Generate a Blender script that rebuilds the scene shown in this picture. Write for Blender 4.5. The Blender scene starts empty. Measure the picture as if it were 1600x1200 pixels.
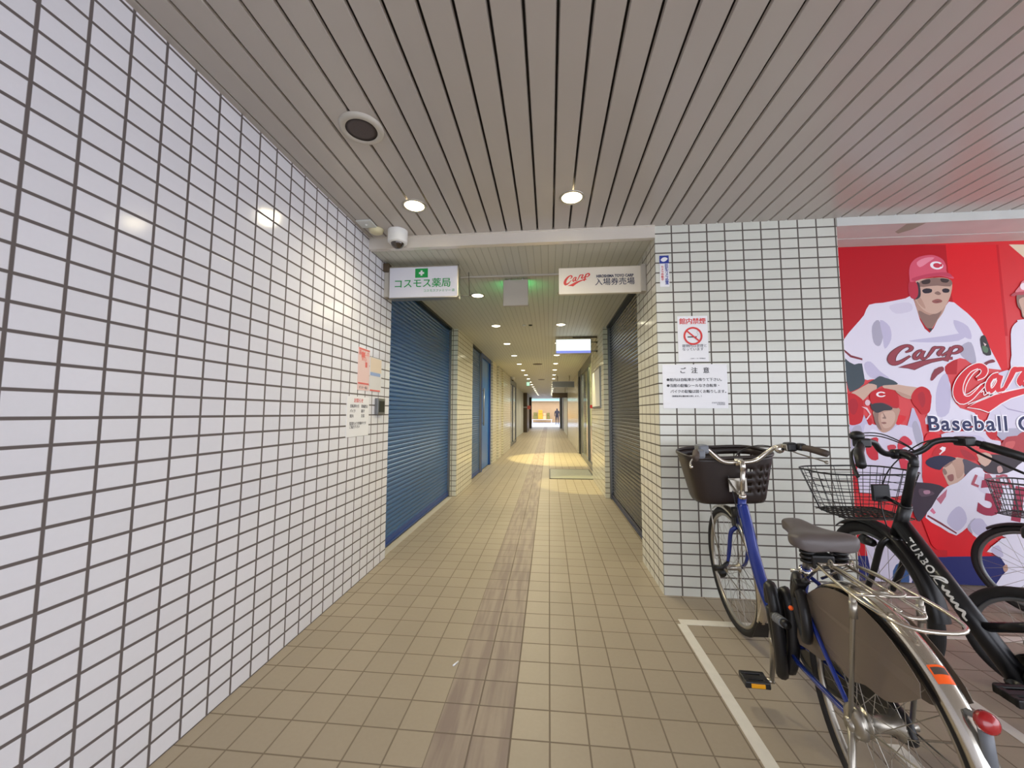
import bpy, bmesh, math, random
from mathutils import Vector, Matrix, Euler
from mathutils.geometry import tessellate_polygon
random.seed(4)
R = math.radians
C = bpy.context.scene.collection
SC = bpy.context.scene

# ---------------------------------------------------------------- camera
FPX, YAW, PITCH, ROLL, EYE = 593.0, R(5.57), R(4.36), R(0.11), 1.22
_f = Vector((-math.sin(YAW) * math.cos(PITCH), math.cos(YAW) * math.cos(PITCH), math.sin(PITCH)))
_r = Vector((math.cos(YAW), math.sin(YAW), 0)); _u = _r.cross(_f)
_c, _s = math.cos(ROLL), math.sin(ROLL)
CR, CU = _c * _r + _s * _u, -_s * _r + _c * _u
cam = bpy.data.objects.new('camera', bpy.data.cameras.new('camera')); C.objects.link(cam)
cam.data.sensor_width = 36; cam.data.lens = FPX / 1600 * 36; cam.data.clip_start = 0.02; cam.data.clip_end = 300
m = Matrix((CR, CU, -_f)).transposed().to_4x4(); m.translation = (0, 0, EYE); cam.matrix_world = m
SC.camera = cam

def at(px, py, ax, v):
    """the point of the plane axis=v that lies along the sight line of a pixel of the photograph"""
    d = CR * ((px - 800) / FPX) + CU * (-(py - 600) / FPX) + _f
    o = Vector((0, 0, EYE)); t = (v - o[ax]) / d[ax]
    return o + d * t

# ---------------------------------------------------------------- world, exposure, lights
SC.view_settings.view_transform = 'Standard'; SC.view_settings.look = 'None'
SC.view_settings.gamma = 1; SC.view_settings.exposure = 1.35; SC.view_settings.use_curve_mapping = False
try:
    SC.cycles.use_denoising = True; SC.cycles.max_bounces = 10; SC.cycles.sample_clamp_indirect = 6
except Exception: pass
W = bpy.data.worlds.new('sky'); SC.world = W; W.use_nodes = True
bg = W.node_tree.nodes['Background']; bg.inputs[0].default_value = (0.87, 0.90, 1.0, 1); bg.inputs[1].default_value = 1.5

def lamp(name, kind, loc, energy, color=(1, 1, 1), size=0.1, rot=(0, 0, 0), spot=120, blend=0.6, parent=None):
    d = bpy.data.lights.new(name, kind); d.energy = energy; d.color = color
    if kind == 'AREA': d.size = size
    else: d.shadow_soft_size = size
    if kind == 'SPOT': d.spot_size = R(spot); d.spot_blend = blend
    o = bpy.data.objects.new(name, d); C.objects.link(o); o.location = loc; o.rotation_euler = rot
    if parent: o.parent = parent
    return o
WARM = (1.0, 0.90, 0.64)
DL_IN, DL_OUT, SPOT_E = 52, 14, 170

# ---------------------------------------------------------------- materials
def lin(c):
    return tuple(((x / 255) / 12.92 if x / 255 <= 0.04045 else ((x / 255 + 0.055) / 1.055) ** 2.4) for x in c[:3]) + (1,)
def mat(name, col, rough=0.5, metal=0.0, emit=0, alpha=1, noise=0, nscale=8, bump=0, spec=0.5, coat=0, trans=0):
    m = bpy.data.materials.new(name); m.use_nodes = True; nt = m.node_tree; b = nt.nodes['Principled BSDF']
    col = lin(col)
    b.inputs['Base Color'].default_value = col; b.inputs['Roughness'].default_value = rough
    b.inputs['Metallic'].default_value = metal; b.inputs['Alpha'].default_value = alpha
    b.inputs['Specular IOR Level'].default_value = spec; b.inputs['Coat Weight'].default_value = coat
    b.inputs['Transmission Weight'].default_value = trans
    if emit: b.inputs['Emission Color'].default_value = col; b.inputs['Emission Strength'].default_value = emit
    if noise or bump:
        tc = nt.nodes.new('ShaderNodeTexCoord'); n = nt.nodes.new('ShaderNodeTexNoise'); n.inputs['Scale'].default_value = nscale
        n.inputs['Detail'].default_value = 5; nt.links.new(tc.outputs['Object'], n.inputs['Vector'])
        if noise:
            mr = nt.nodes.new('ShaderNodeMapRange'); mr.inputs[1].default_value = 0.3; mr.inputs[2].default_value = 0.7
            mr.inputs[3].default_value = 1 - noise; mr.inputs[4].default_value = 1 + noise * 0.4
            nt.links.new(n.outputs['Fac'], mr.inputs[0])
            mx = nt.nodes.new('ShaderNodeVectorMath'); mx.operation = 'SCALE'; mx.inputs[0].default_value = col[:3]
            nt.links.new(mr.outputs[0], mx.inputs['Scale']); nt.links.new(mx.outputs[0], b.inputs['Base Color'])
        if bump:
            bp = nt.nodes.new('ShaderNodeBump'); bp.inputs['Strength'].default_value = bump; bp.inputs['Distance'].default_value = 0.002
            nt.links.new(n.outputs['Fac'], bp.inputs['Height']); nt.links.new(bp.outputs[0], b.inputs['Normal'])
    return m

def tiles(name, tile, grout, pu, pv, ou=0, ov=0, g=0.009, rough=0.12, grough=0.9, var=0.025, bump=0.3, streak=0, soft=0.0018, spec=0.5, fine=0.0, patch=0.0):
    """a grid of tiles laid out on the UVs, which are metres on the wall"""
    m = bpy.data.materials.new(name); m.use_nodes = True; nt = m.node_tree; N = nt.nodes; L = nt.links; b = N['Principled BSDF']
    def mth(op, a, c=None, d=None):
        n = N.new('ShaderNodeMath'); n.operation = op
        for i, v in enumerate((a, c, d)):
            if v is None: continue
            if isinstance(v, (int, float)): n.inputs[i].default_value = v
            else: L.new(v, n.inputs[i])
        return n.outputs[0]
    uv = N.new('ShaderNodeUVMap'); sp = N.new('ShaderNodeSeparateXYZ'); L.new(uv.outputs[0], sp.inputs[0])
    su = mth('DIVIDE', mth('SUBTRACT', sp.outputs[0], ou), pu); sv = mth('DIVIDE', mth('SUBTRACT', sp.outputs[1], ov), pv)
    fu, fv = mth('FRACT', su), mth('FRACT', sv)
    du = mth('MULTIPLY', mth('MINIMUM', fu, mth('SUBTRACT', 1, fu)), pu); dv = mth('MULTIPLY', mth('MINIMUM', fv, mth('SUBTRACT', 1, fv)), pv)
    d = mth('MINIMUM', du, dv)
    mr = N.new('ShaderNodeMapRange'); mr.interpolation_type = 'SMOOTHSTEP'; L.new(d, mr.inputs[0])
    mr.inputs[1].default_value = g / 2 - soft / 2; mr.inputs[2].default_value = g / 2 + soft
    mask = mr.outputs[0]
    cmb = N.new('ShaderNodeCombineXYZ'); L.new(mth('FLOOR', su), cmb.inputs[0]); L.new(mth('FLOOR', sv), cmb.inputs[1])
    wn = N.new('ShaderNodeTexWhiteNoise'); wn.noise_dimensions = '2D'; L.new(cmb.outputs[0], wn.inputs['Vector'])
    v = mth('ADD', 1 - var, mth('MULTIPLY', wn.outputs['Value'], 2 * var))
    if fine or patch:
        tn = N.new('ShaderNodeTexNoise'); tn.inputs['Scale'].default_value = 60; tn.inputs['Detail'].default_value = 4; L.new(uv.outputs[0], tn.inputs['Vector'])
        v = mth('MULTIPLY', v, mth('ADD', 1 - fine, mth('MULTIPLY', tn.outputs['Fac'], 2 * fine)))
        t2 = N.new('ShaderNodeTexNoise'); t2.inputs['Scale'].default_value = 2.2; t2.inputs['Detail'].default_value = 5; L.new(uv.outputs[0], t2.inputs['Vector'])
        v = mth('MULTIPLY', v, mth('ADD', 1 - patch, mth('MULTIPLY', t2.outputs['Fac'], 2 * patch)))
    sc = N.new('ShaderNodeVectorMath'); sc.operation = 'SCALE'; sc.inputs[0].default_value = lin(tile)[:3]; L.new(v, sc.inputs['Scale'])
    tcol = sc.outputs[0]
    if streak:
        mp = N.new('ShaderNodeMapping'); mp.inputs['Scale'].default_value = (26, 2.2, 1); L.new(uv.outputs[0], mp.inputs[0])
        ns = N.new('ShaderNodeTexNoise'); ns.inputs['Scale'].default_value = 1; L.new(mp.outputs[0], ns.inputs['Vector'])
        r2 = N.new('ShaderNodeMapRange'); r2.inputs[1].default_value = 0.42; r2.inputs[2].default_value = 0.62; L.new(ns.outputs['Fac'], r2.inputs[0])
        mx = N.new('ShaderNodeMix'); mx.data_type = 'RGBA'; L.new(mth('MULTIPLY', r2.outputs[0], 0.75), mx.inputs[0]); L.new(tcol, mx.inputs[6]); mx.inputs[7].default_value = lin(streak)
        tcol = mx.outputs[2]
    mx = N.new('ShaderNodeMix'); mx.data_type = 'RGBA'; L.new(mask, mx.inputs[0]); mx.inputs[6].default_value = lin(grout); L.new(tcol, mx.inputs[7])
    L.new(mx.outputs[2], b.inputs['Base Color'])
    L.new(mth('ADD', grough, mth('MULTIPLY', mask, rough - grough)), b.inputs['Roughness'])
    b.inputs['Specular IOR Level'].default_value = spec
    bp = N.new('ShaderNodeBump'); bp.inputs['Strength'].default_value = bump; bp.inputs['Distance'].default_value = 0.003
    L.new(mask, bp.inputs['Height']); L.new(bp.outputs[0], b.inputs['Normal'])
    return m

M = {}
M['tile_left'] = tiles('white glazed tile, long wall', (224, 224, 230), (100, 92, 90), 0.1125, 0.0752, 1.274, 0.0, g=0.009, rough=0.12, fine=0.02)
M['tile_pillar'] = tiles('white glazed tile, pillar', (210, 211, 201), (90, 83, 76), 0.1214, 0.0722, 0.8835, 0.0565, g=0.0085, rough=0.12, fine=0.02)
M['tile_jamb'] = tiles('white glazed tile, pillar return', (226, 224, 214), (100, 92, 82), 0.1214, 0.0722, 2.86, 0.0565, g=0.009, rough=0.12)
M['tile_far'] = tiles('cream glazed tile', (226, 222, 204), (120, 110, 90), 0.1214, 0.0745, 0.02, 0.0, g=0.009, rough=0.14)
M['floor'] = tiles('tan floor tile', (161, 149, 131), (122, 110, 95), 0.146, 0.150, -0.004, 0.015, g=0.005, rough=0.42, var=0.035, bump=0.35, fine=0.05, patch=0.06, spec=0.35)
M['guide'] = tiles('mauve guide tile', (154, 140, 126), (116, 104, 92), 0.147, 0.150, -0.004, 0.015, g=0.005, rough=0.5, var=0.05, bump=0.3, streak=(128, 112, 106), fine=0.05, spec=0.35)
M['ceil'] = mat('greige ceiling slats', (186, 179, 171), 0.24, noise=0.03, nscale=1.5)
M['ceil_gap'] = mat('dark slat joint', (60, 56, 54), 0.8)
M['ceil_in'] = tiles('cream ceiling slats', (202, 201, 188), (180, 178, 164), 0.058, 50.0, 0.0, -10, g=0.004, rough=0.45, var=0.01, bump=0.5)
M['alu'] = mat('brushed aluminium', (226, 219, 208), 0.26, 0.3, noise=0.05, nscale=5)
M['alu_dark'] = mat('grey jamb metal', (120, 122, 124), 0.4, 0.6)
M['soffit'] = mat('cream soffit', (188, 182, 170), 0.5)
M['header'] = mat('grey painted header', (206, 208, 204), 0.42, noise=0.08, nscale=4)
M['stain'] = mat('water stain', (158, 160, 144), 0.7)
M['shut_blue'] = mat('blue shutter steel', (50, 96, 150), 0.3, 0.25, noise=0.05, nscale=3)
M['shut_blue2'] = mat('bright blue steel', (28, 112, 196), 0.3, 0.1)
M['shut_dark'] = mat('dark grey shutter steel', (32, 38, 56), 0.25, 0.3, noise=0.05, nscale=3)
M['shut_bar'] = mat('deep blue shutter bar', (22, 66, 140), 0.35, 0.2)
M['bar_navy'] = mat('navy shutter bar', (40, 50, 84), 0.35, 0.3)
M['white'] = mat('white paint', (226, 226, 224), 0.35)
M['sign_white'] = mat('white sign acrylic', (216, 216, 224), 0.18)
M['sign_cream'] = mat('cream sign face', (226, 218, 202), 0.3)
M['paper'] = mat('white notice sheet', (232, 232, 234), 0.35)
M['paper2'] = mat('pale notice sheet', (214, 212, 212), 0.4)
M['pink'] = mat('pale pink print', (226, 196, 192), 0.4)
M['peach'] = mat('pale peach print', (224, 206, 186), 0.4)
M['red'] = mat('red print', (214, 48, 44), 0.4)
M['redlite'] = mat('faded red print', (220, 110, 104), 0.4)
M['green'] = mat('green print', (20, 150, 70), 0.4)
M['navy'] = mat('navy print', (36, 40, 70), 0.4)
M['bluep'] = mat('blue print', (40, 60, 150), 0.4)
M['bluel'] = mat('light blue print', (150, 170, 210), 0.4)
M['ink'] = mat('black print', (50, 48, 50), 0.5)
M['greyink'] = mat('grey print', (120, 118, 122), 0.5)
M['black'] = mat('black plastic', (26, 25, 26), 0.4)
M['blackm'] = mat('matt black paint', (22, 22, 25), 0.32)
M['brownp'] = mat('dark brown plastic', (44, 34, 30), 0.4)
M['rubber'] = mat('tyre rubber', (32, 30, 30), 0.7, noise=0.15, nscale=40)
M['chrome'] = mat('polished steel', (214, 208, 196), 0.16, 0.95)
M['steel'] = mat('satin steel', (176, 170, 158), 0.3, 0.85)
M['spoke'] = mat('steel spokes', (178, 172, 162), 0.3, 0.8)
M['blue_frame'] = mat('blue enamel', (28, 52, 140), 0.2, 0.2, coat=0.6)
M['saddle'] = mat('grey brown saddle cover', (92, 84, 82), 0.42, bump=0.2, nscale=60)
M['grip'] = mat('brown rubber grip', (78, 66, 58), 0.6)
M['greyp'] = mat('grey plastic', (112, 116, 122), 0.4)
M['orange'] = mat('orange sticker', (255, 98, 24), 0.5)
M['reflred'] = mat('red reflector', (160, 16, 22), 0.2, coat=0.6)
M['amber'] = mat('amber reflector', (236, 164, 20), 0.3)
M['skirt'] = mat('smoky brown dress guard', (122, 108, 96), 0.42, alpha=0.86)
M['yellow'] = mat('yellow crate', (206, 140, 6), 0.5)
M['lineW'] = mat('white parking line paint', (222, 218, 208), 0.55, noise=0.06, nscale=20)
M['glass'] = mat('shop window glass', (190, 196, 186), 0.06, 0.0, alpha=0.2, spec=0.8)
M['dark'] = mat('dark bronze frame', (34, 38, 38), 0.4, 0.3)
M['bronze'] = mat('brown column cladding', (84, 70, 52), 0.4, 0.2)
M['lamp'] = mat('lit lamp glass', (255, 240, 200), 0.5, emit=9)
M['lamp2'] = mat('lit lamp glass, corridor', (255, 246, 214), 0.5, emit=3)
M['litsign'] = mat('lit sign acrylic', (236, 248, 250), 0.4, emit=0.42)
M['litblue'] = mat('lit blue acrylic band', (130, 140, 220), 0.4, emit=0.4)
M['litgreen'] = mat('lit green exit face', (60, 230, 130), 0.4, emit=5)
M['litpale'] = mat('lit pale mint exit face', (190, 240, 215), 0.4, emit=0.35)
M['mesh_dark'] = mat('dark speaker mesh', (80, 70, 68), 0.7, bump=0.6, nscale=150)
M['cream'] = mat('cream plastic', (214, 206, 170), 0.4)
M['dome'] = mat('smoked camera dome', (60, 48, 38), 0.05, 0.3, coat=1)
M['mat'] = mat('grey green door mat', (150, 150, 136), 0.45, noise=0.12, nscale=30)
M['shopwall'] = mat('beige shop wall', (172, 140, 100), 0.6, noise=0.05, nscale=2)
M['pave'] = mat('pale street paving', (160, 166, 180), 0.5)
M['pave_bounce'] = mat('street paving paled for bounce', (206, 208, 212), 0.6)  # made paler than the street paving to bounce light
M['mint'] = mat('pale mint panel', (130, 172, 158), 0.4)
M['wire'] = mat('black coated wire', (30, 30, 32), 0.4, 0.2)
M['wireg'] = mat('grey coated wire', (78, 78, 80), 0.4, 0.4)
M['tan'] = mat('brown wire lattice', (84, 78, 70), 0.5, 0.3)

# ---------------------------------------------------------------- mesh helpers
def wloc(o):
    v = Vector((0, 0, 0))
    while o is not None: v += o.location; o = o.parent
    return v
class MB:
    def __init__(s): s.v = []; s.f = []; s.m = []; s.cur = 0; s.sm = []; s.smooth = False; s.T = None
    def mi(s, i): s.cur = i; return s
    def add(s, vs, fs):
        n = len(s.v)
        for p in vs:
            p = Vector(p); s.v.append(s.T @ p if s.T is not None else p)
        for f in fs: s.f.append(tuple(n + i for i in f)); s.m.append(s.cur); s.sm.append(s.smooth)
        return s
    def box(s, x0, y0, z0, x1, y1, z1):
        x0, x1 = min(x0, x1), max(x0, x1); y0, y1 = min(y0, y1), max(y0, y1); z0, z1 = min(z0, z1), max(z0, z1)
        return s.add([(x0, y0, z0), (x1, y0, z0), (x1, y1, z0), (x0, y1, z0), (x0, y0, z1), (x1, y0, z1), (x1, y1, z1), (x0, y1, z1)],
                     [(0, 3, 2, 1), (4, 5, 6, 7), (0, 1, 5, 4), (1, 2, 6, 5), (2, 3, 7, 6), (3, 0, 4, 7)])
    def rbox(s, x0, y0, z0, x1, y1, z1, b):
        """box with all edges bevelled"""
        bm = bmesh.new(); r = bmesh.ops.create_cube(bm, size=1)
        for v in bm.verts: v.co = Vector(((x0 + x1) / 2 + v.co.x * (x1 - x0), (y0 + y1) / 2 + v.co.y * (y1 - y0), (z0 + z1) / 2 + v.co.z * (z1 - z0)))
        bmesh.ops.bevel(bm, geom=bm.edges[:], offset=b, segments=2, affect='EDGES', profile=0.5)
        bm.verts.index_update(); s.add([v.co.copy() for v in bm.verts], [tuple(v.index for v in f.verts) for f in bm.faces]); bm.free(); return s
    def tube(s, pts, r, n=10, closed=False, caps=True, sq=1.0):
        """sweep a circle (or flattened circle) along points"""
        pts = [Vector(p) for p in pts]; k = len(pts); rs = r if isinstance(r, (list, tuple)) else [r] * k
        tans = []
        for i in range(k):
            a = pts[(i - 1) % k] if (closed or i > 0) else pts[0]; b = pts[(i + 1) % k] if (closed or i < k - 1) else pts[-1]
            t = (b - a); tans.append(t.normalized() if t.length > 1e-9 else Vector((0, 0, 1)))
        t0 = tans[0]; ref = Vector((0, 0, 1)) if abs(t0.z) < 0.9 else Vector((1, 0, 0))
        nrm = (ref - t0 * ref.dot(t0)).normalized(); vs = []
        for i in range(k):
            t = tans[i]; nrm = (nrm - t * nrm.dot(t)).normalized(); bn = t.cross(nrm)
            for j in range(n):
                a = 2 * math.pi * j / n; vs.append(pts[i] + nrm * (math.cos(a) * rs[i] * sq) + bn * (math.sin(a) * rs[i]))
        fs = []
        for i in range(k if closed else k - 1):
            i2 = (i + 1) % k
            for j in range(n): fs.append((i * n + j, i2 * n + j, i2 * n + (j + 1) % n, i * n + (j + 1) % n))
        if caps and not closed: fs.append(tuple(range(n))[::-1]); fs.append(tuple((k - 1) * n + j for j in range(n)))
        o = s.smooth; s.smooth = True; s.add(vs, fs); s.smooth = o; return s
    def cyl(s, a, b, r, n=20, r2=None): return s.tube([a, b], [r, r if r2 is None else r2], n)
    def ring(s, c, r, tr, axis=(1, 0, 0), n=64, tn=10, a0=0, a1=360, u=(0, 1, 0), sq=1.0):
        ax = Vector(axis).normalized(); u = Vector(u); u = (u - ax * u.dot(ax)).normalized(); w = ax.cross(u); full = abs(a1 - a0) >= 360
        k = n if full else n + 1
        pts = [Vector(c) + (u * math.cos(R(a0 + (a1 - a0) * i / n)) + w * math.sin(R(a0 + (a1 - a0) * i / n))) * r for i in range(k)]
        return s.tube(pts, tr, tn, closed=full, sq=sq)
    def lathe(s, c, prof, axis='z', n=32, caps=True):
        """prof: (radius, height) pairs"""
        vs = []; k = len(prof); c = Vector(c)
        for r, h in prof:
            for j in range(n):
                a = 2 * math.pi * j / n; x, y = r * math.cos(a), r * math.sin(a)
                vs.append(c + Vector({'z': (x, y, h), 'x': (h, x, y), 'y': (x, h, y)}[axis]))
        fs = [(i * n + j, i * n + (j + 1) % n, (i + 1) * n + (j + 1) % n, (i + 1) * n + j) for i in range(k - 1) for j in range(n)]
        if caps and prof[0][0] > 1e-6: fs.append(tuple(range(n))[::-1])
        if caps and prof[-1][0] > 1e-6: fs.append(tuple((k - 1) * n + j for j in range(n)))
        o = s.smooth; s.smooth = True; s.add(vs, fs); s.smooth = o; return s
    def poly3(s, pts):
        """flat polygon given as 3D points, any outline"""
        pts = [Vector(p) for p in pts]; tr = tessellate_polygon([pts]); return s.add(pts, [tuple(t) for t in tr])
    def fill2(s, pts, mp, step=1.5):
        """fill any flat outline (also self-crossing) with slabs; pts in print coordinates, mp maps them into space"""
        ys = sorted(p[1] for p in pts); lv = [ys[0]]
        for y in ys[1:]:
            if y - lv[-1] < 0.05: continue
            k = max(1, int(math.ceil((y - lv[-1]) / step))); a = lv[-1]
            lv += [a + (y - a) * (i + 1) / k for i in range(k)]
        n = len(pts)
        for ya, yb in zip(lv, lv[1:]):
            ym = (ya + yb) / 2; cr = []
            for i in range(n):
                (x0, y0), (x1, y1) = pts[i][:2], pts[(i + 1) % n][:2]
                if (y0 <= ym) != (y1 <= ym):
                    f = lambda y: x0 + (x1 - x0) * (y - y0) / (y1 - y0)
                    lo, hi = min(x0, x1), max(x0, x1); cr.append((f(ym), min(hi, max(lo, f(ya))), min(hi, max(lo, f(yb))), 1 if y1 > y0 else -1))
            cr.sort(); w = 0
            for i in range(len(cr) - 1):
                w += cr[i][3]
                if w: s.add([mp(cr[i][1], ya), mp(cr[i + 1][1], ya), mp(cr[i + 1][2], yb), mp(cr[i][2], yb)], [(0, 1, 2, 3)])
        return s
    def prism(s, pts, d):
        """flat outline pushed out along d"""
        pts = [Vector(p) for p in pts]; d = Vector(d); n = len(pts); tr = tessellate_polygon([pts])
        s.add(pts + [p + d for p in pts], [tuple(t) for t in tr] + [tuple(i + n for i in t)[::-1] for t in tr] + [(i, (i + 1) % n, (i + 1) % n + n, i + n) for i in range(n)])
        return s
    def sphere(s, c, r, n=20, sx=1, sy=1, sz=1, lo=0.0, hi=1.0):
        k = n // 2; vs = []; c = Vector(c)
        for i in range(k + 1):
            t = math.pi * (lo + (hi - lo) * i / k)
            for j in range(n):
                a = 2 * math.pi * j / n; vs.append(c + Vector((math.sin(t) * math.cos(a) * r * sx, math.sin(t) * math.sin(a) * r * sy, math.cos(t) * r * sz)))
        fs = [(i * n + j, (i + 1) * n + j, (i + 1) * n + (j + 1) % n, i * n + (j + 1) % n) for i in range(k) for j in range(n)]
        o = s.smooth; s.smooth = True; s.add(vs, fs); s.smooth = o; return s
    def build(s, name, mats, parent=None, local=False, normals=True):
        me = bpy.data.meshes.new(name); off = Vector((0, 0, 0)) if (local or parent is None) else wloc(parent)
        me.from_pydata([v - off for v in s.v], [], s.f)
        for mm in (mats if isinstance(mats, (list, tuple)) else [mats]): me.materials.append(M[mm] if isinstance(mm, str) else mm)
        for p, i, sm in zip(me.polygons, s.m, s.sm): p.material_index = i; p.use_smooth = sm
        uv = me.uv_layers.new(name='UVMap')
        for p in me.polygons:
            n = p.normal; a = max(range(3), key=lambda k: abs(n[k]))
            for li in p.loop_indices:
                c = s.v[me.loops[li].vertex_index]
                uv.data[li].uv = ((c.y, c.z), (c.x, c.z), (c.x, c.y))[a]
        me.update()
        if normals:
            bm = bmesh.new(); bm.from_mesh(me); bmesh.ops.recalc_face_normals(bm, faces=bm.faces[:]); bm.to_mesh(me); bm.free()
        o = bpy.data.objects.new(name, me); C.objects.link(o)
        if parent: o.parent = parent
        return o

def tag(o, label, cat, group=None, kind=None):
    o['label'] = label; o['category'] = cat
    if group: o['group'] = group
    if kind: o['kind'] = kind
    return o
def thing(name, label, cat, loc=(0, 0, 0), rot=(0, 0, 0), group=None):
    o = bpy.data.objects.new(name, None); C.objects.link(o); o.location = loc; o.rotation_euler = rot; o.empty_display_size = 0.1
    return tag(o, label, cat, group)
def struct(o): o['kind'] = 'structure'; return o

def text(name, body, size, mt, parent, origin, xdir=(1, 0, 0), ydir=(0, 0, 1), align='CENTER', depth=0.0006, bold=0.0, shear=0, spacing=1, warp=None, line=None, sx=1):
    cu = bpy.data.curves.new(name, 'FONT'); cu.body = body; cu.size = size; cu.align_x = align; cu.align_y = 'CENTER'
    bold0 = bold; cjk = any(ord(ch) > 0x2000 for ch in body); bold = 0 if cjk else bold
    cu.extrude = depth / 2; cu.offset = bold; cu.shear = shear; cu.space_character = spacing; cu.resolution_u = 4
    if line: cu.space_line = line
    o = bpy.data.objects.new(name, cu); C.objects.link(o)
    bpy.context.view_layer.update()
    dg = bpy.context.evaluated_depsgraph_get(); me = bpy.data.meshes.new_from_object(o.evaluated_get(dg)); bpy.data.objects.remove(o)
    X = Vector(xdir).normalized(); Y = Vector(ydir).normalized(); Z = X.cross(Y); off = wloc(parent) if parent else Vector((0, 0, 0))
    for v in me.vertices:
        c = v.co; v.co = warp(c.x, c.y, c.z) if warp else Vector(origin) + X * (c.x * sx) + Y * c.y + Z * (c.z + depth / 2) - off
    if cjk and bold0 > 0:
        bm = bmesh.new(); bm.from_mesh(me)
        for i, (dx, dy) in enumerate(((1, 0), (0, 1), (-1, 0))):
            m2 = me.copy()
            for v in m2.vertices: v.co = v.co + X * dx * bold0 * 0.8 + Y * dy * bold0 * 0.6 + Z * (i + 1) * 0.00003
            bm.from_mesh(m2); bpy.data.meshes.remove(m2)
        bm.to_mesh(me); bm.free()
    me.materials.clear(); me.materials.append(M[mt]); me.update()
    ob = bpy.data.objects.new(name, me); C.objects.link(ob)
    if parent: ob.parent = parent
    return ob

def smooth(pts, k=4, closed=True):
    """Catmull-Rom through the points"""
    n = len(pts); out = []
    for i in range(n if closed else n - 1):
        g = lambda j: pts[j % n] if closed else pts[max(0, min(n - 1, j))]
        a, b, c, d = g(i - 1), g(i), g(i + 1), g(i + 2)
        for q in range(k):
            t = q / k
            out.append(tuple(0.5 * ((2 * b[e]) + (c[e] - a[e]) * t + (2 * a[e] - 5 * b[e] + 4 * c[e] - d[e]) * t * t + (3 * b[e] - a[e] - 3 * c[e] + d[e]) * t ** 3) for e in range(len(b))))
    if not closed: out.append(tuple(pts[-1]))
    return out
def ribbon(path, k=4, grow=0.0):
    """outline of a brush stroke: path of (x, y, width)"""
    p = smooth(path, k, False); L_, R_ = [], []
    for i, (x, y, w) in enumerate(p):
        a = p[max(0, i - 1)]; b = p[min(len(p) - 1, i + 1)]; dx, dy = b[0] - a[0], b[1] - a[1]; l = math.hypot(dx, dy) or 1
        nx, ny = -dy / l, dx / l; h = w / 2 + grow; L_.append((x + nx * h, y + ny * h)); R_.append((x - nx * h, y - ny * h))
    return L_, R_
# the script wordmark as brush strokes: x to the right, y down
WORD = [
    [(1178, 182, 12), (1232, 148, 34), (1248, 100, 44), (1200, 68, 40), (1120, 110, 58), (1045, 205, 82), (1018, 300, 90), (1045, 365, 72), (1115, 345, 48), (1180, 290, 30), (1235, 240, 20)],
    [(1375, 150, 34), (1325, 165, 32), (1282, 232, 36), (1292, 292, 34), (1335, 262, 32), (1378, 190, 36), (1392, 150, 36), (1368, 235, 34), (1378, 296, 30), (1430, 262, 18)],
    [(1430, 262, 22), (1478, 170, 34), (1510, 105, 40), (1540, 100, 34), (1590, 95, 26), (1615, 110, 34), (1585, 160, 44), (1565, 205, 50), (1585, 232, 40)],
    [(1640, 330, 50), (1670, 240, 44), (1700, 130, 42), (1712, 90, 30)],
    [(1690, 150, 30), (1740, 90, 40), (1800, 90, 44), (1815, 140, 44), (1760, 190, 34), (1705, 195, 24)],
    [(1590, 240, 26), (1640, 200, 26), (1680, 160, 26)],
]
SWASH = [(1100, 432), (1180, 400), (1260, 368), (1345, 332), (1470, 300), (1600, 272), (1720, 262), (1720, 296), (1600, 312), (1480, 350), (1390, 398), (1330, 440), (1284, 474), (1210, 446)]
def wordmark(mb, mp, grow=0.0, swash=True):
    for q, st in enumerate(WORD):
        a, b = ribbon(st, 4, grow); up = Vector((0, -0.00001 * (q + 1), 0))
        mb.fill2(a + b[::-1], lambda x, y: mp(x, y) + up, 12)
    if swash:
        cx = sum(p[0] for p in SWASH) / len(SWASH); cy = sum(p[1] for p in SWASH) / len(SWASH); pts = []
        n = len(SWASH)
        for i in range(n):
            x, y = SWASH[i]; a = SWASH[i - 1]; b = SWASH[(i + 1) % n]; dx, dy = b[0] - a[0], b[1] - a[1]; l = math.hypot(dx, dy)
            pts.append((x + dy / l * grow, y - dx / l * grow))
        mb.poly3([mp(x, y) for x, y in pts])
# ================================================================ room
XL, YP, ZO, ZI = -1.38, 2.74, 2.57, 2.49     # long wall, pillar front, outer ceiling, corridor ceiling
GX0, GX1 = -0.443, -0.149                    # mauve guide strip
b = MB()
b.mi(0); b.box(-1.75, -3.0, -0.06, GX0, 34.2, 0); b.box(GX1, -3.0, -0.06, 6.5, 34.2, 0)
b.mi(1); b.box(GX0, -3.0, -0.06, GX1, 34.2, 0)
struct(b.build('floor', ['floor', 'guide']))
b = MB(); b.box(-12, 34.2, -0.08, 12, 54, -0.005); struct(b.build('floor_street', 'pave'))
b = MB(); b.box(-14, -20, -0.08, 14, -3.0, -0.02); struct(b.build('floor_outside', 'pave_bounce'))  # unseen ground behind the viewer, kept pale to throw light on the pillar foot

# long tiled wall, its left end behind the viewer
b = MB(); b.box(XL - 0.35, -2.6, 0, XL, 3.17, ZO); struct(b.build('wall_left', 'tile_left'))

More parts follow.
